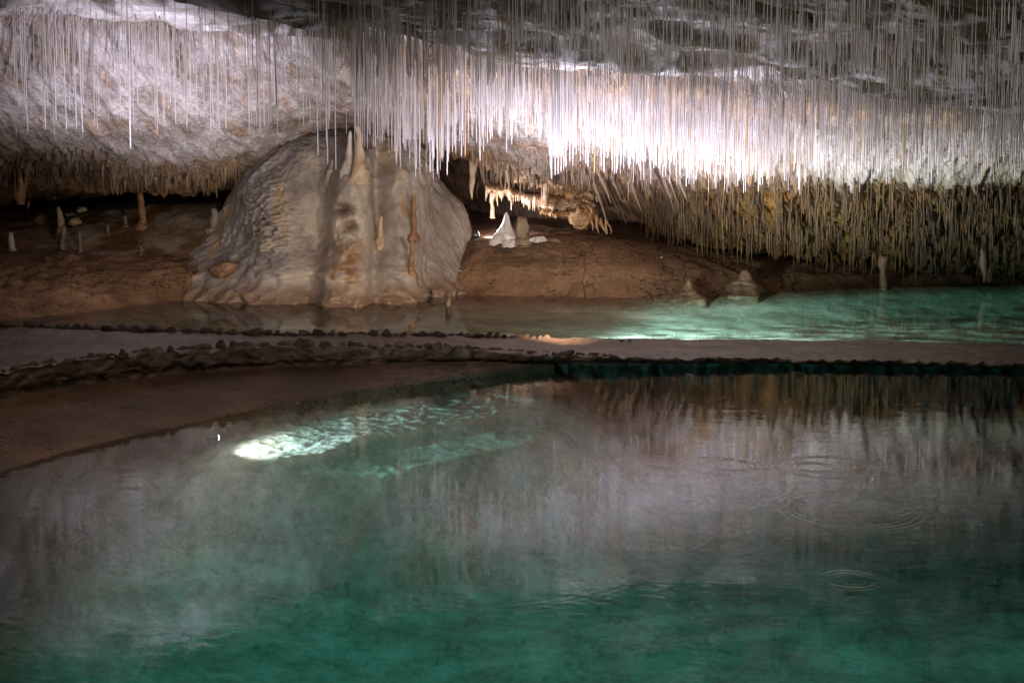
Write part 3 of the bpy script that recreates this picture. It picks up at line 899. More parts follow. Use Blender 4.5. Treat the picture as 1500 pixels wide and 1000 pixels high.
# ------------------------------------------------------------------ loose rocks
def rock_mesh(name, seed, colf, flat=1.0, sub=3):
    bm = bmesh.new()
    bmesh.ops.create_icosphere(bm, subdivisions=sub, radius=1.0)
    V = np.array([v.co[:] for v in bm.verts])
    rr = np.random.default_rng(int(seed * 100))
    for _ in range(13):
        n = rr.normal(size=3); n /= np.linalg.norm(n)
        d = rr.uniform(0.42, 0.72)
        e = np.maximum(V @ n - d, 0)
        V = V - e[:, None] * n * 0.92
    V = V * (1 + 0.10 * fbm(V, (2.2, 2.2, 2.2), 3, seed))[:, None]
    V[:, 2] *= flat
    for v, c in zip(bm.verts, V):
        v.co = c
    me = bpy.data.meshes.new(name)
    bm.to_mesh(me); bm.free()
    at = me.color_attributes.new('Col', 'FLOAT_COLOR', 'POINT')
    c4 = np.ones((len(V), 4), np.float32); c4[:, :3] = colf(V + seed)
    at.data.foreach_set('color', c4.ravel())
    me.polygons.foreach_set('use_smooth', [sub > 3] * len(me.polygons))
    return me


rdark = lambda V: mixc((0.07, 0.042, 0.025), (0.13, 0.08, 0.048), smooth(-0.3, 0.3, fbm(V, (2, 2, 2), 3, 91)))
rtan = lambda V: mixc((0.15, 0.10, 0.062), (0.23, 0.16, 0.10), smooth(-0.3, 0.3, fbm(V, (2, 2, 2), 3, 92)))
rmid = lambda V: mixc((0.09, 0.06, 0.042), (0.17, 0.115, 0.075), smooth(-0.3, 0.3, fbm(V, (2, 2, 2), 3, 93)))
protos = {'dark': [rock_mesh('rock_dark', 1 + q, rdark, 0.8) for q in range(5)],
          'brown': [rock_mesh('rock_mid', 11 + q, rmid, 0.8) for q in range(5)],
          'tan': [rock_mesh('rock_tan', 21 + q, rtan, 0.85) for q in range(4)]}
for l in protos.values():
    for me in l:
        me.materials.append(M['stone'])


def seg_name(px, front):
    if front:
        if px < 130: return 'at the lower left end'
        if px < 270: return 'where the row curves above the dark mud bank'
        if px < 430: return 'in the raised middle of the row'
        if px < 560: return 'in the row where the tan blocks sit'
        if px < 700: return 'above the glistening mud tongue'
        return 'at the thin right end by the lake'
    if px < 150: return 'at the left end by the far mud shore'
    if px < 350: return 'in the dark stretch before the dome'
    if px < 600: return 'in the stretch facing the dome foot'
    return 'at the right end near the lit water'


def place_row(line, x0, x1, front):
    x = x0
    while x < x1:
        i = np.interp(x, xq, np.arange(NP))
        p = line[int(i)]
        if front:
            s = random.uniform(0.058, 0.10) * np.interp(x, [0, 150, 300, 650, 820, 900], [0.8, 1.0, 1.15, 1.1, 0.9, 0.55])
            tone = random.choices(['dark', 'brown', 'tan'], [0.45, 0.3, 0.25 if 200 < x < 600 else 0.05])[0]
        else:
            s = random.uniform(0.07, 0.115) * np.interp(x, [0, 200, 500, 800], [1.0, 1.15, 0.95, 0.75])
            tone = random.choices(['dark', 'brown'], [0.7, 0.3])[0]
        me = random.choice(protos[tone])
        o = bpy.data.objects.new('edging_rock', me)
        COL.objects.link(o)
        w = s * random.uniform(0.9, 1.5)
        o.scale = (w, s * random.uniform(0.8, 1.1), s * random.uniform(0.75, 1.15))
        o.rotation_euler = (random.uniform(-.3, .3), random.uniform(-.3, .3), random.uniform(0, 6.28))
        o.location = (p[0], p[1] + random.uniform(-0.03, 0.03), p[2] + s * 0.12)
        size = 'larger' if w > 0.10 else 'small'
        where = 'front' if front else 'back'
        tag(o, f'{size} {tone} rock edging the path {where} {seg_name(x, front)}', 'rock', f'rocks edging the {where} of the path')
        x += w * 1.25 * F / p[1] * random.uniform(0.9, 1.15)


place_row(fr, 8, 900, True)
place_row(bk, 12, 812, False)
for px, py, w, tone, lab in [(842, 494, 7, 'dark', 'small lone dark stone on the back edge of the path beside the bright beam'),
                       (911, 497, 8, 'dark', 'left one of two dark stones on the right part of the path edge'),
                       (922, 497, 8, 'brown', 'right one of two dark stones on the right part of the path edge'),
                       (1305, 502, 5, 'brown', 'tiny brown stone on the far right path edge')]:
    b = G(px, py + 2, 0.22)
    o = obj('pebble', random.choice(protos[tone]), None, None, b, (0, 0, px), [px_len(w / 2, 18.6) * q for q in (1.2, 1, 0.9)])
    tag(o, lab, 'stone')
for px, py, w, fl, colf, lab in [(104, 313, 24, 0.35, white, 'flat pale slab lying on the boulders at the far left'),
                       (122, 305, 20, 0.9, tan, 'upright tan boulder behind the flat pale slab'),
                       (112, 322, 26, 0.7, tan, 'low rounded boulder under the flat pale slab'),
                       (60, 318, 34, 0.6, dark, 'dark rounded boulder left of the pale slab'),
                       (790, 349, 32, 0.45, white, 'white flat rock on top of the mud bank right of the floodlight'),
                       (812, 351, 26, 0.3, tan, 'low yellowish rock on the bank top right of the white rock'),
                       (865, 414, 11, 0.4, tan, 'small pale chip lying on the cracked central mud bank'),
                       (675, 396, 9, 0.4, white, 'tiny pale chip where the dome meets the mud bank'),
                       (969, 376, 5, 0.9, white, 'tiny white pebble on the cracked mud slope'),
                       (330, 388, 54, 0.75, lambda V: mudtan(V) * 1.25, 'grey brown boulder at the left foot of the dome by the water'),
                       (1040, 432, 26, 0.4, dark, 'dark hollow rock at the shore right of the conical stalagmite')]:
    b = hit(px, py + w * fl * 0.3, GROUND + DOME)
    s = px_len(w / 2, b.y)
    me = rock_mesh('rock', px * 0.017, colf, fl, 4 if w > 24 else 3)
    o = obj('boulder' if w > 18 else 'stone_chip', me, M['stone'], None, (b.x, b.y, b.z + s * fl * 0.25), (0.1, 0, 0.4 if px == 104 else random.uniform(-.4, .4)), (s, s, s))
    tag(o, lab, 'boulder' if w > 18 else 'stone')

# ------------------------------------------------------------------ flowstone ledges in the middle recess
ledge = bpy.data.objects.new('flowstone_ledge', None)
COL.objects.link(ledge)
lo = P(800, 300, 27.6)
ledge.location = lo
tag(ledge, 'tiered orange and white flowstone ledges with hanging fringes in the middle recess', 'flowstone')


def curtain(name, top, Y, drop, depth, colf, seed, mat='drip', parent=ledge, origin=lo):
    """a shelf whose front edge runs along the photo polyline TOP and hangs down in drips of about DROP pixels"""
    tx_ = np.array([q[0] for q in top], float); ty_ = np.array([q[1] for q in top], float)
    n = max(60, int((tx_[-1] - tx_[0]) * 3))
    x = np.linspace(tx_[0], tx_[-1], n)
    y = np.interp(x, tx_, ty_) + 1.5 * fbm(np.stack([x * 0.08, 0 * x, 0 * x], -1), (1, 1, 1), 3, seed)
    Yl = Y + 0.22 * fbm(np.stack([x * 0.03, 0 * x, 0 * x], -1), (1, 1, 1), 3, seed + 1) + 0.05 * fbm(np.stack([x * 0.16, 0 * x, 0 * x], -1), (1, 1, 1), 2, seed + 5)
    dr = np.clip(0.5 + 0.9 * fbm(np.stack([x * 0.26, 0 * x, 0 * x], -1), (1, 1, 1), 3, seed + 2, gain=0.7), 0.1, 1.4) * drop
    e = P(x, y, Yl)
    d = px_len(dr, Y)
    rws = []
    for (oy, fz, oz) in [(depth, 0, 0.03), (depth * 0.5, 0, 0.06), (0.08, 0, 0.02), (0.0, 0, -0.015), (-0.03, 0.3, -0.01), (0.0, 0.65, 0), (0.03, 1.0, 0), (0.07, 1.0, 0.01), (0.10, 0.6, 0), (depth, 0.4, 0)]:
        r_ = e.copy(); r_[:, 1] += oy; r_[:, 2] += oz - fz * d
        rws.append(r_)
    Sg, _ = loft(rws, [4, 4, 3, 3, 5, 5, 2, 3, 4])
    Sg += 0.025 * fbm(Sg, (9, 5, 5), 3, seed + 3)[..., None] * np.array([0.4, -1, 0.5])
    c = colf(Sg.reshape(-1, 3))
    return obj(name, mesh_np(name, Sg.reshape(-1, 3) - origin, grid_faces(n, Sg.shape[0]), c), M[mat], parent)


orange = lambda V: mixc((0.28, 0.14, 0.055), (0.52, 0.32, 0.17), smooth(-0.3, 0.3, fbm(V, (6, 4, 3), 3, 95)))
cream = lambda V: mixc((0.36, 0.22, 0.12), (0.62, 0.48, 0.36), smooth(-0.3, 0.3, fbm(V, (5, 4, 3), 3, 96)))
curtain('shelf', [(752, 248), (775, 254), (800, 268), (830, 280), (870, 284)], 27.3, 34, 0.9, orange, 1.1)
curtain('shelf', [(711, 271), (725, 276), (745, 274), (752, 282)], 27.2, 26, 0.8, cream, 2.1)
curtain('shelf', [(748, 281), (770, 286), (800, 291), (845, 296), (868, 300)], 27.1, 30, 0.9, cream, 3.1)
curtain('shelf', [(800, 300), (830, 300), (856, 290), (872, 300)], 26.95, 14, 0.9, cream, 4.1)
curtain('shelf', [(790, 307), (820, 312), (850, 311), (872, 306)], 26.9, 13, 0.9, orange, 5.1)
curtain('shelf', [(800, 262), (830, 268), (856, 275), (868, 284)], 27.2, 18, 0.9, cream, 6.1)


def pillar(px, yt, yb, w, Y, colf, seed, name='pillar'):
    a = P(px, yt, Y); b_ = P(px, yb, Y)
    H = a[2] - b_[2]; w2 = px_len(w, Y) / 2
    me = lathe(name, [(-0.02, w2 * 1.3), (H * 0.1, w2), (H * 0.5, w2 * 0.8), (H * 0.9, w2 * 1.1), (H + 0.05, w2 * 1.4)], seed, 0.3, 18, 0.04, colf, 14)
    return obj(name, me, M['drip'], ledge, Vector(b_) - Vector(lo))


pillar(800, 264, 312, 12, 27.0, cream, 1.9)
pillar(722, 286, 318, 7, 27.3, cream, 2.9)
# rounded coral cluster with its slab
cl = bpy.data.objects.new('coral_cluster', None); COL.objects.link(cl)
cb = hit(865, 338, GROUND); cb = Vector(P(865, 332, 26.9)); cl.location = cb
tag(cl, 'knobbly pale coral-like dripstone cluster hanging above a dark slab, right of the ledges', 'dripstone')
me = lathe('knob', [(-0.05, 0.10), (0.05, 0.2), (0.2, 0.26), (0.33, 0.2), (0.4, 0.05)], 4.4, 0.42, 34, 0.06, orange, 13, sq=(0.9, 0.8), sub=9)
obj('knob', me, M['drip'], cl, (-0.14, 0.1, 0.0))
for q, (dx, dz, l, rr_) in enumerate([(0.0, 0.22, 0.3, 0.05), (0.1, 0.18, 0.34, 0.045), (0.2, 0.12, 0.3, 0.05), (0.28, 0.1, 0.24, 0.04), (0.34, 0.06, 0.2, 0.035), (-0.02, 0.36, 0.22, 0.05)]):
    me = lathe('drip', [(-l, 0.012), (-l * 0.6, rr_ * 0.5), (0, rr_ * 0.8), (0.06, rr_ * 0.5)], q + 5.5, 0.4, 14, 0.08, orange, 15)
    obj('drip', me, M['drip'], cl, (dx, -0.02, dz), (0, -0.25, 0))
sb = Vector(P(873, 346, 26.7))
me = rock_mesh('slab', 6.6, dark, 0.16)
tag(obj('slab', me, M['stone'], None, sb, (0.06, -0.1, 0.1), (0.27, 0.24, 0.30)), 'dark flat slab jutting from the mud under the knobbly cluster', 'slab')

# ------------------------------------------------------------------ brown hanging formations on the right
def hanging(name, px, yt, yb, w, Y, colf, seed, lab, cat, sq=(1, 1), tip=0.1, lean=0.0, bulge=0.8, group=None):
    a = P(px, yt, Y)
    H = px_len(yb - yt, Y); w2 = px_len(w, Y) / 2
    me = lathe(name, [(-H, w2 * tip), (-H * 0.85, w2 * (tip + 0.25)), (-H * 0.55, w2 * bulge), (-H * 0.25, w2 * 0.9), (0, w2 * 1.2), (0.12, w2 * 1.3)], seed, 0.22, 18, 0.06, colf, 8, sq=sq, sub=7)
    o = obj(name, me, M['drip'], None, Vector(a), (0, lean, 0))
    tag(o, lab, cat, group)
    return o


hanging('drapery', 1306, 318, 388, 26, 26.9, tan, 1.7, 'rusty hanging drapery ending in a pale point above the right mud shore', 'drapery', (1.2, 0.6), 0.12, 0.12, 1.0)
b = hit(1293, 421, GROUND) or Vector(G(1293, 420, 0))
me = lathe('dripstone_post', [(-0.2, 0.14), (0, 0.10), (0.15, 0.07), (0.4, 0.075), (0.6, 0.10)], 3.1, 0.25, 14, 0.05, brown, 9)
tag(obj('dripstone_post', me, M['drip'], None, b), 'brown leaning dripstone post standing at the water edge under the drapery', 'column')
hanging('drapery', 1452, 290, 415, 30, 26.6, brown, 2.7, 'long dark brown drapery hanging to the water at the far right', 'drapery', (1.1, 0.7), 0.15, 0.0, 0.75)
hanging('stalactite', 1440, 364, 414, 10, 26.2, mudtan, 3.7, 'pale grey lumpy stalactite beside the long drapery at the far right', 'stalactite', (1, 1), 0.3, -0.05, 1.15)
hanging('drapery', 28, 225, 300, 24, 27.0, brown, 4.7, 'brown bulbous drapery hanging at the dark far left wall', 'drapery', (1, 0.8), 0.5, 0.0, 0.9)
hanging('stalactite', 691, 238, 292, 11, 27.6, tan, 5.7, 'short tan stalactite in the dark gap right of the dome top', 'stalactite')
hanging('stalactite', 873, 250, 296, 6, 26.4, tan, 6.7, 'slim tan stalactite with a curled top right of the ledges', 'stalactite', (1, 1), 0.5)
hanging('stalactite', 497, 150, 200, 30, 27.3, tan, 7.1, 'pale thick stalactite behind the top of the dome', 'stalactite', (1, 0.8), 0.3)

# brown stalactites fringing the right wall and the foot of the left wall
def cone_proto(seed, colf):
    me = lathe('stalactite', [(-1.0, 0.12), (-0.8, 0.4), (-0.5, 0.62), (-0.2, 0.85), (0, 1.1), (0.12, 1.2)], seed, 0.16, 10, 0.5, colf, 1.1, sub=3)
    me.materials.append(M['drip'])
    return me


cp = {'brown': [cone_proto(30 + q, lambda V: brown(V) * 0.45) for q in range(4)], 'tan': [cone_proto(40 + q, tan) for q in range(4)], 'dark': [cone_proto(50 + q, lambda V: dark(V) * 0.7) for q in range(3)]}
olive = lambda V: mixc((0.085, 0.048, 0.010), (0.15, 0.09, 0.02), smooth(-0.3, 0.3, fbm(V, (3, 3, 2), 3, 97)))
cp['olive'] = [cone_proto(60 + q, olive) for q in range(3)]


def fringe(x0, x1, n, yfun, lfun, tones, lab, group, wr=(4, 9), lean=0.0):
    for k in range(n):
        px = random.uniform(x0, x1)
        py = yfun(px) + random.uniform(-1, 1) * (yfun.spread if hasattr(yfun, 'spread') else 8)
        h_ = hit(px, py, WALLS)
        if h_ is None:
            continue
        tone = random.choices(list(tones), list(tones.values()))[0]
        L_ = px_len(lfun(px) * random.uniform(0.5, 1.25), h_.y)
        r_ = px_len(random.uniform(*wr), h_.y) / 2
        o = bpy.data.objects.new('stalactite', random.choice(cp[tone])); COL.objects.link(o)
        o.location = (h_.x, h_.y - r_ * 0.2, h_.z); o.scale = (r_, r_, L_)
        o.rotation_euler = (0, lean + random.uniform(-.05, .05), random.uniform(0, 6.28) if not lean else 0)
        tag(o, tone + ' ' + lab, 'stalactite', group)


fringe(960, 1190, 60, lambda x: 315 + random.uniform(-45, 25), lambda x: 36, {'brown': 5, 'olive': 2}, 'stalactite in the fringe of the rusty wall right of the cracked mud', 'brown stalactites on the right wall', (1.5, 4.5))
fringe(1190, 1330, 46, lambda x: 335 + random.uniform(-55, 28), lambda x: 34, {'brown': 4, 'olive': 3}, 'stalactite in the fringe above the dark right mud shore', 'brown stalactites on the right wall', (1.5, 4.5))
fringe(1330, 1500, 46, lambda x: 345 + random.uniform(-60, 28), lambda x: 34, {'olive': 3, 'dark': 4, 'brown': 1}, 'stalactite in the shadowed fringe at the far right', 'brown stalactites on the right wall', (1.5, 4.5))
fringe(950, 1500, 60, lambda x: 290 + random.uniform(-22, 20), lambda x: 40, {'olive': 3, 'brown': 4}, 'stalactite high on the brown right wall just under the white straws', 'brown stalactites on the right wall', (2, 4.5))
fringe(150, 340, 34, lambda x: 262, lambda x: 16, {'tan': 2, 'brown': 4}, 'stub in the ragged hem of the lit left wall', 'stubs hemming the left wall', (2.5, 6))
fringe(0, 150, 18, lambda x: 250, lambda x: 24, {'brown': 3, 'dark': 3}, 'stub in the dark hem of the far left wall', 'stubs hemming the left wall', (2.5, 6))
fringe(690, 900, 60, lambda x: 252, lambda x: 20, {'tan': 3, 'brown': 4}, 'stub hanging above the flowstone ledges', 'stubs above the ledges', (2.5, 6), -0.12)
fringe(860, 1000, 24, lambda x: 258, lambda x: 60, {'tan': 2, 'brown': 3}, 'root-like slanting stalactite right of the ledges', 'slanting stalactites right of the ledges', (3, 6), -0.35)

def fine_fringe(name, label, spec):
    Vl, Fl, Cl, b0 = [], [], [], 0
    for (x0, x1, n, y0, y1, l0, l1, w0, w1, pal) in spec:
        for k in range(n):
            px = random.uniform(x0, x1)
            h_ = hit(px, random.uniform(y0, y1), WALLS)
            if h_ is None:
                continue
            L_ = px_len(random.uniform(l0, l1), h_.y); r_ = px_len(random.uniform(w0, w1), h_.y) / 2
            a = np.arange(6) * np.pi / 3
            ts = np.array([-0.05, 0.15, 0.45, 0.8, 1.0]); rs = np.array([1.3, 1.0, 0.7, 0.4, 0.1]) * r_ * (1 + 0.3 * rng.normal(size=5))
            wob = np.cumsum(rng.normal(0, 0.012, (5, 2)), 0) * L_ * 2
            V = np.zeros((5, 6, 3))
            V[..., 0] = h_.x + rs[:, None] * np.cos(a) + wob[:, :1]; V[..., 1] = h_.y - r_ * 0.3 + rs[:, None] * np.sin(a) + wob[:, 1:]; V[..., 2] = h_.z - ts[:, None] * L_
            Vl.append(V.reshape(-1, 3)); Fl.append(grid_faces(6, 5, wrap=True) + b0); b0 += 30
            c = mixc(*pal, hf0()) * np.ones((30, 1)); Cl.append(c * (0.85 + 0.3 * rng.random((30, 1))))
    o = obj(name, mesh_np(name, np.vstack(Vl), np.vstack(Fl), np.vstack(Cl)), M['drip'])
    tag(o, label, 'stalactites', None, 'stuff')


hf0 = rng.random
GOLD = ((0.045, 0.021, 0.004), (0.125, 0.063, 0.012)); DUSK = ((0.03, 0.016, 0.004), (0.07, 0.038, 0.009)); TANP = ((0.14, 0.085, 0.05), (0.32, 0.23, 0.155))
fine_fringe('stalactite_fringe', 'dense golden brown fringe of fine dripstone covering the right wall', [
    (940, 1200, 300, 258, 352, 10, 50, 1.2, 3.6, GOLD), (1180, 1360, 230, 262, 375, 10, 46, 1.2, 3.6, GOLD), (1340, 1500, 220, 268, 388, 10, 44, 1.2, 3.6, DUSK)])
fine_fringe('dripstone_hem', 'fine ragged dripstone hem along the foot of the pale left wall', [
    (0, 160, 80, 215, 258, 8, 30, 1.5, 4, DUSK), (140, 350, 130, 235, 268, 6, 24, 1.5, 4, TANP), (690, 960, 180, 222, 268, 8, 30, 1.5, 4, TANP)])

# ------------------------------------------------------------------ soda straws
SV = S  # displaced shell grid (row, column)
straws = []   # x, y, z(top), length, radius, tone
def col_of(px):
    return int(np.clip(np.interp(px, xs, np.arange(NU)), 0, NU - 1))


BX = [0, 440, 520, 560, 620, 655, 690, 730, 790, 812, 870, 900, 950, 1000, 1080, 1150, 1300, 1400, 1500, 1600]
BY = [150, 160, 190, 218, 240, 238, 205, 186, 190, 235, 228, 236, 248, 252, 266, 258, 255, 246, 240, 240]
hf = rng.random


def add_straw(px, v0, v1, bot=None, length=None, tone='w', rad=None):
    v = v0 + (v1 - v0) * hf()
    r = int(np.clip(np.searchsorted(vpos, v), 0, NV - 1))
    p = SV[r, col_of(px)]
    if rad is None or rad < 0.0085:
        if fbm(np.array([p[0] * 2.6, p[1] * 3.2, 0.3]), (1, 1, 1), 2, 88) + 0.34 < hf() * 0.62 - 0.05:
            return
        rad = (rad or (0.0042 + 0.0035 * hf())) * (0.65 + 0.7 * hf() ** 2)
    if bot is not None:
        _, yt = pix(p)
        L_ = px_len(bot - yt, p[1])
        if L_ < 0.12:
            return
    else:
        L_ = length
    straws.append((p[0], p[1] - 0.02, p[2] + 0.03, L_, rad or (0.0055 + 0.0045 * hf()), tone))


def tone_for(px):
    q = hf()
    if q < 0.06: return 'a'
    if q < 0.22: return 't'
    return 'w'


for k in range(4600):                      # the lit fringe under the ceiling's edge
    px = 520 + 1030 * hf() if k % 5 else 700 + 420 * hf()
    e = np.interp(px, BX, BY)
    v = 6.0 + 2.6 * hf() ** 1.6
    f_ = 1 - 0.58 * hf() ** 0.9
    yt = np.interp(px, XS, yE)
    b_ = yt + (e - yt) * f_ + (34 * hf() ** 2.5)
    add_straw(px, v, v + 0.02, bot=b_, tone=tone_for(px))
for k in range(440):                       # fainter short ones over the left wall
    px = 20 + 500 * hf()
    v = 5.9 + 1.0 * hf() ** 1.3
    b_ = 70 + 130 * hf() ** 1.4
    add_straw(px, v, v + 0.02, bot=b_, tone='t' if hf() < 0.5 else 'w', rad=0.0035 + 0.0035 * hf())
for k in range(230):                       # long ones from the left ceiling
    px = 10 + 520 * hf()
    add_straw(px, 4.2, 6.0, length=0.4 + 1.3 * hf() ** 1.4, tone='t' if hf() < 0.6 else 'w', rad=0.0035 + 0.003 * hf())
for k in range(640):                       # ceiling in the middle
    px = 520 + 420 * hf()
    add_straw(px, 4.0, 5.6, length=0.2 + 0.75 * hf(), tone=tone_for(px), rad=0.005 + 0.004 * hf())
for k in range(2600):                      # ceiling on the right
    px = 860 + 700 * hf() ** 0.75
    add_straw(px, 3.9, 6.0, length=0.2 + 0.75 * hf() ** 1.3, tone=tone_for(px), rad=0.004 + 0.003 * hf())
for px, bot in [(114, 195), (63, 190), (92, 190), (78, 176), (192, 218), (186, 216), (489, 249), (473, 240), (475, 208), (462, 228), (607, 248), (628, 252),
                (639, 255), (656, 257), (560, 210), (580, 222), (810, 250), (812, 262), (822, 256), (745, 224), (700, 236), (680, 230)]:
    add_straw(px, 5.6, 6.0, bot=bot, tone='w', rad=0.009)
add_straw(681, 6.2, 6.3, bot=230, tone='a', rad=0.012)

TONE = {'w': ((0.62, 0.50, 0.38), (0.82, 0.79, 0.80)), 't': ((0.46, 0.33, 0.22), (0.66, 0.58, 0.50)), 'a': ((0.38, 0.19, 0.06), (0.62, 0.38, 0.14))}


def straw_geo(x, y, z, L_, r, tone, base, n=5):
    a = np.arange(n) * 2 * np.pi / n
    ts = np.array([0, 0.12, 0.3, 0.97, 1.0]); rs = np.array([1.5, 1.05, 1.0, 0.92, 0.5]) * r
    c0, c1 = TONE[tone]
    cs = mixc(c0, c1, np.array([0, 0.25, 0.8, 1, 1.0]))
    V = np.zeros((5, n, 3))
    tx0, ty0 = (rng.normal(0, 0.007, 2) * L_) if n == 5 else (0, 0)
    V[..., 0] = x + rs[:, None] * np.cos(a) + tx0 * ts[:, None]; V[..., 1] = y + rs[:, None] * np.sin(a) + ty0 * ts[:, None]; V[..., 2] = z - ts[:, None] * L_
    return V.reshape(-1, 3), grid_faces(n, 5, wrap=True) + base, np.repeat(cs, n, 0)


st = np.array([(s_[0], s_[1], s_[2], s_[3], s_[4]) for s_ in straws])
pxs, pyt = pix(st[:, :3])
bot_ = st[:, :3].copy(); bot_[:, 2] -= st[:, 3]
_, pyb = pix(bot_)
vis = (pxs > 3) & (pxs < 1497) & (pyb > 15)
area = np.where(vis, (np.minimum(pyb, 1000) - np.maximum(pyt, 0)) * st[:, 4] / st[:, 1], 0)
order = np.argsort(-area)
solo = set(order[:290].tolist())
tmp = {}
for tn in 'wta':
    for q in range(3):
        v, f, c = straw_geo(0, 0, 0, 1.0, 1.0, tn, 0, 7)
        me = mesh_np('soda_straw', v, f, c)
        me.materials.append(M['straw'])
        tmp[(tn, q)] = me
TN = {'w': 'white', 't': 'tan', 'a': 'amber stained'}
for k in order[:290]:
    s_ = straws[k]
    px, yt = pxs[k], pyt[k]
    up = yt < np.interp(px, XS, yE) - 12
    if px < 480: wh = 'over the pale left wall'
    elif px < 700: wh = 'above the flowstone dome'
    elif px < 880: wh = 'above the middle flowstone ledges'
    elif px < 1060: wh = 'in the brightest curtain'
    elif px < 1280: wh = 'above the rusty right wall'
    else: wh = 'in the far right curtain'
    o = bpy.data.objects.new('soda_straw', tmp[(s_[5], k % 3)]); COL.objects.link(o)
    o.location = s_[:3]; o.scale = (s_[4], s_[4], s_[3])
    o.rotation_euler = (random.gauss(0, 0.006), random.gauss(0, 0.006), random.uniform(0, 6.28))
    hang = 'hanging forward of the ceiling edge' if up else 'hanging at the ceiling edge'
    ln = 'very long' if s_[3] > 1.7 else 'long'
    tag(o, f'{ln} thin {TN[s_[5]]} straw {hang} {wh}', 'soda straw', 'long soda straw stalactites')
Vv, Ff, Cc, base = [], [], [], 0
for k, s_ in enumerate(straws):
    if k in solo:
        continue
    v, f, c = straw_geo(*s_, base)
    Vv.append(v); Ff.append(f); Cc.append(c); base += len(v)
o = obj('soda_straws', mesh_np('soda_straws', np.vstack(Vv), np.vstack(Ff), np.vstack(Cc)), M['straw'])
tag(o, 'dense curtain of countless thin white soda straws all over the ceiling', 'soda straws', None, 'stuff')

# ------------------------------------------------------------------ visible lamps, hidden floods and added fills
def floodlight(name, loc, yaw, r, lab, tilt=0.0):
    root = bpy.data.objects.new(name, None); COL.objects.link(root)
    root.location = loc; root.rotation_euler = (0, tilt, yaw)
    tag(root, lab, 'lamp')
    me = lathe('housing', [(-0.10, r * 0.5), (-0.08, r * 0.9), (-0.02, r), (0.02, r * 1.08), (0.022, r * 0.95)], 1.0, 0.0, 16, 0, None, 1, sub=2)
    obj('housing', me, M['lampbody'], root, (0, 0, 0), (0, R(90), 0))
    me = lathe('lens', [(0.024, r * 0.95), (0.032, r * 0.7), (0.036, r * 0.1)], 1.0, 0.0, 16, 0, None, 1, sub=2)
    obj('lens', me, M['lens'], root, (0, 0, 0), (0, R(90), 0))
    bm = bmesh.new(); bmesh.ops.create_cube(bm, size=1.0)
    bmesh.ops.bevel(bm, geom=bm.edges[:], offset=0.1, segments=2, affect='EDGES')
    me = bpy.data.meshes.new('foot'); bm.to_mesh(me); bm.free()
    obj('foot', me, M['lampbody'], root, (-0.04, 0, -r - 0.02), (0, 0, 0), (0.08, 0.05, 0.05))
    return root


ul = Vector(G(316, 641, -0.07))
floodlight('underwater_lamp', ul, R(28), 0.032, 'small lit underwater lamp at the left end of the bright submerged shelf')
gl_ = hit(699, 351, GROUND + DOME) + Vector((0, -0.03, 0.10))
print('LAMP', gl_)
floodlight('floodlight', gl_, R(20), 0.07, 'glaring floodlight on the mud bank beside the white stalagmite cone', R(-15))


def spot(name, loc, target, power, ang, blend, col, rad=0.03, falloff=None):
    l = bpy.data.lights.new(name, 'SPOT')
    l.energy, l.spot_size, l.spot_blend, l.color, l.shadow_soft_size = power, R(ang), blend, col, rad
    if falloff:                                        # non-physical falloff: light drops off slowly, evening out the lit bed
        l.use_nodes = True
        nn_ = l.node_tree.nodes
        fo = nn_.new('ShaderNodeLightFalloff')
        fo.inputs['Strength'].default_value = 1.0
        em = next(q for q in nn_ if q.type == 'EMISSION')
        l.node_tree.links.new(fo.outputs[falloff], em.inputs['Strength'])
    o = bpy.data.objects.new(name, l); COL.objects.link(o)
    o.location = loc
    o.rotation_euler = (Vector(target) - Vector(loc)).to_track_quat('-Z', 'Y').to_euler()
    return o


LAV = (0.83, 0.79, 1.0)
WARM = (1.0, 0.84, 0.66)
# underwater lamps
spot('lake_spot', ul + Vector((0.06, 0.02, 0.03)), ul + Vector((2.3, 1.0, -0.05)), 210, 124, 1.0, (1.0, 0.95, 0.98), 0.05, 'Linear')
spot('pool_spot', G(826, 494, -0.06), G(1300, 462, -0.12), 5200, 95, 1.0, (0.9, 0.97, 1.0), 0.03)
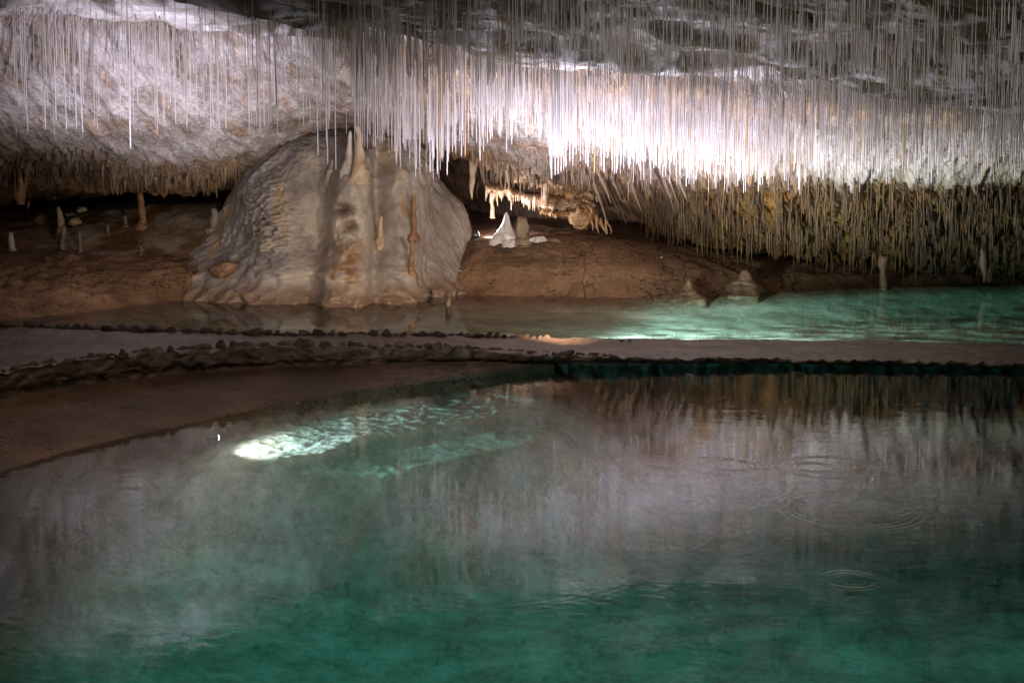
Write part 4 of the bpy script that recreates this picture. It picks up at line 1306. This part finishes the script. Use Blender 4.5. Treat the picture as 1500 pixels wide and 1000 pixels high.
# floods at the back edge of the path, aimed up at the straws and the left wall
for nm, lx, tx_, ty_, e, an, cl_ in [('straw_flood', 590, 600, 140, 620, 64, (0.93, 0.86, 0.95)), ('straw_flood', 730, 740, 140, 1200, 68, LAV),
                                     ('straw_flood', 840, 845, 140, 1550, 70, LAV), ('straw_flood', 950, 955, 145, 1500, 70, LAV),
                                     ('straw_flood', 1080, 1090, 160, 1250, 66, LAV), ('straw_flood', 1270, 1290, 185, 430, 64, LAV),
                                     ('wall_flood', 165, 180, 85, 1900, 56, LAV), ('wall_flood', 310, 300, 105, 1500, 58, LAV),
                                     ('ceiling_fill', 980, 980, -250, 620, 150, LAV)]:  # last entry is an added fill for the ceiling and front straws
    z_ = float(np.interp(lx, [100, 300, 700, 900], [0.55, 0.5, 0.3, 0.15]))
    yb_ = float(np.interp(lx, PX, yBk))
    spot(nm, G(lx, yb_, z_) + np.array([0, 0.75, 0]), P(tx_, ty_, 23.0), e, an, 0.85, cl_, 0.06)
# the small floodlight in the recess
spot('recess_flood', gl_ + Vector((0.1, 0.03, 0.04)), P(790, 310, 27.3), 230, 140, 0.9, (0.95, 0.91, 1.0), 0.03)
# warm fills added low by the path, brightening the far mud and dome
spot('mud_fill', (0.9, 18.3, 0.55), P(700, 356, 26.0), 1200, 72, 1.0, WARM, 0.12)
spot('mud_fill', G(210, 483, 0.5) + np.array([0, 0.8, 0]), P(200, 335, 27.0), 460, 74, 1.0, (1.0, 0.88, 0.74), 0.12)  # second added fill, for the left floor
spot('pool_fill', (-2.2, 20.4, 0.55), (-3.2, 23.2, -0.3), 340, 130, 1.0, WARM, 0.1)  # added fill aimed down at the pool bed
l = bpy.data.lights.new('lake_fill', 'AREA')  # soft unseen fill added above the lake to light its bed
l.shape, l.size, l.size_y, l.energy, l.color = 'RECTANGLE', 8.0, 4.5, 215, (1.0, 0.94, 0.86)
o = bpy.data.objects.new('lake_fill', l); COL.objects.link(o)
o.location, o.rotation_euler = (-0.6, 11.0, 5.25), (R(8), 0, 0)

w = bpy.data.worlds.new('World'); sc.world = w
w.use_nodes = True
w.node_tree.nodes['Background'].inputs[0].default_value = (0.5, 0.55, 0.6, 1)
w.node_tree.nodes['Background'].inputs[1].default_value = 0.004

sc.view_settings.view_transform = 'Standard'
sc.view_settings.look = 'None'
sc.view_settings.exposure = 0
sc.view_settings.gamma = 1
cy = sc.cycles
cy.max_bounces = 6
cy.diffuse_bounces = 2
cy.glossy_bounces = 2
cy.transparent_max_bounces = 16
cy.volume_bounces = 0
cy.sample_clamp_indirect = 4.0
cy.use_denoising = True
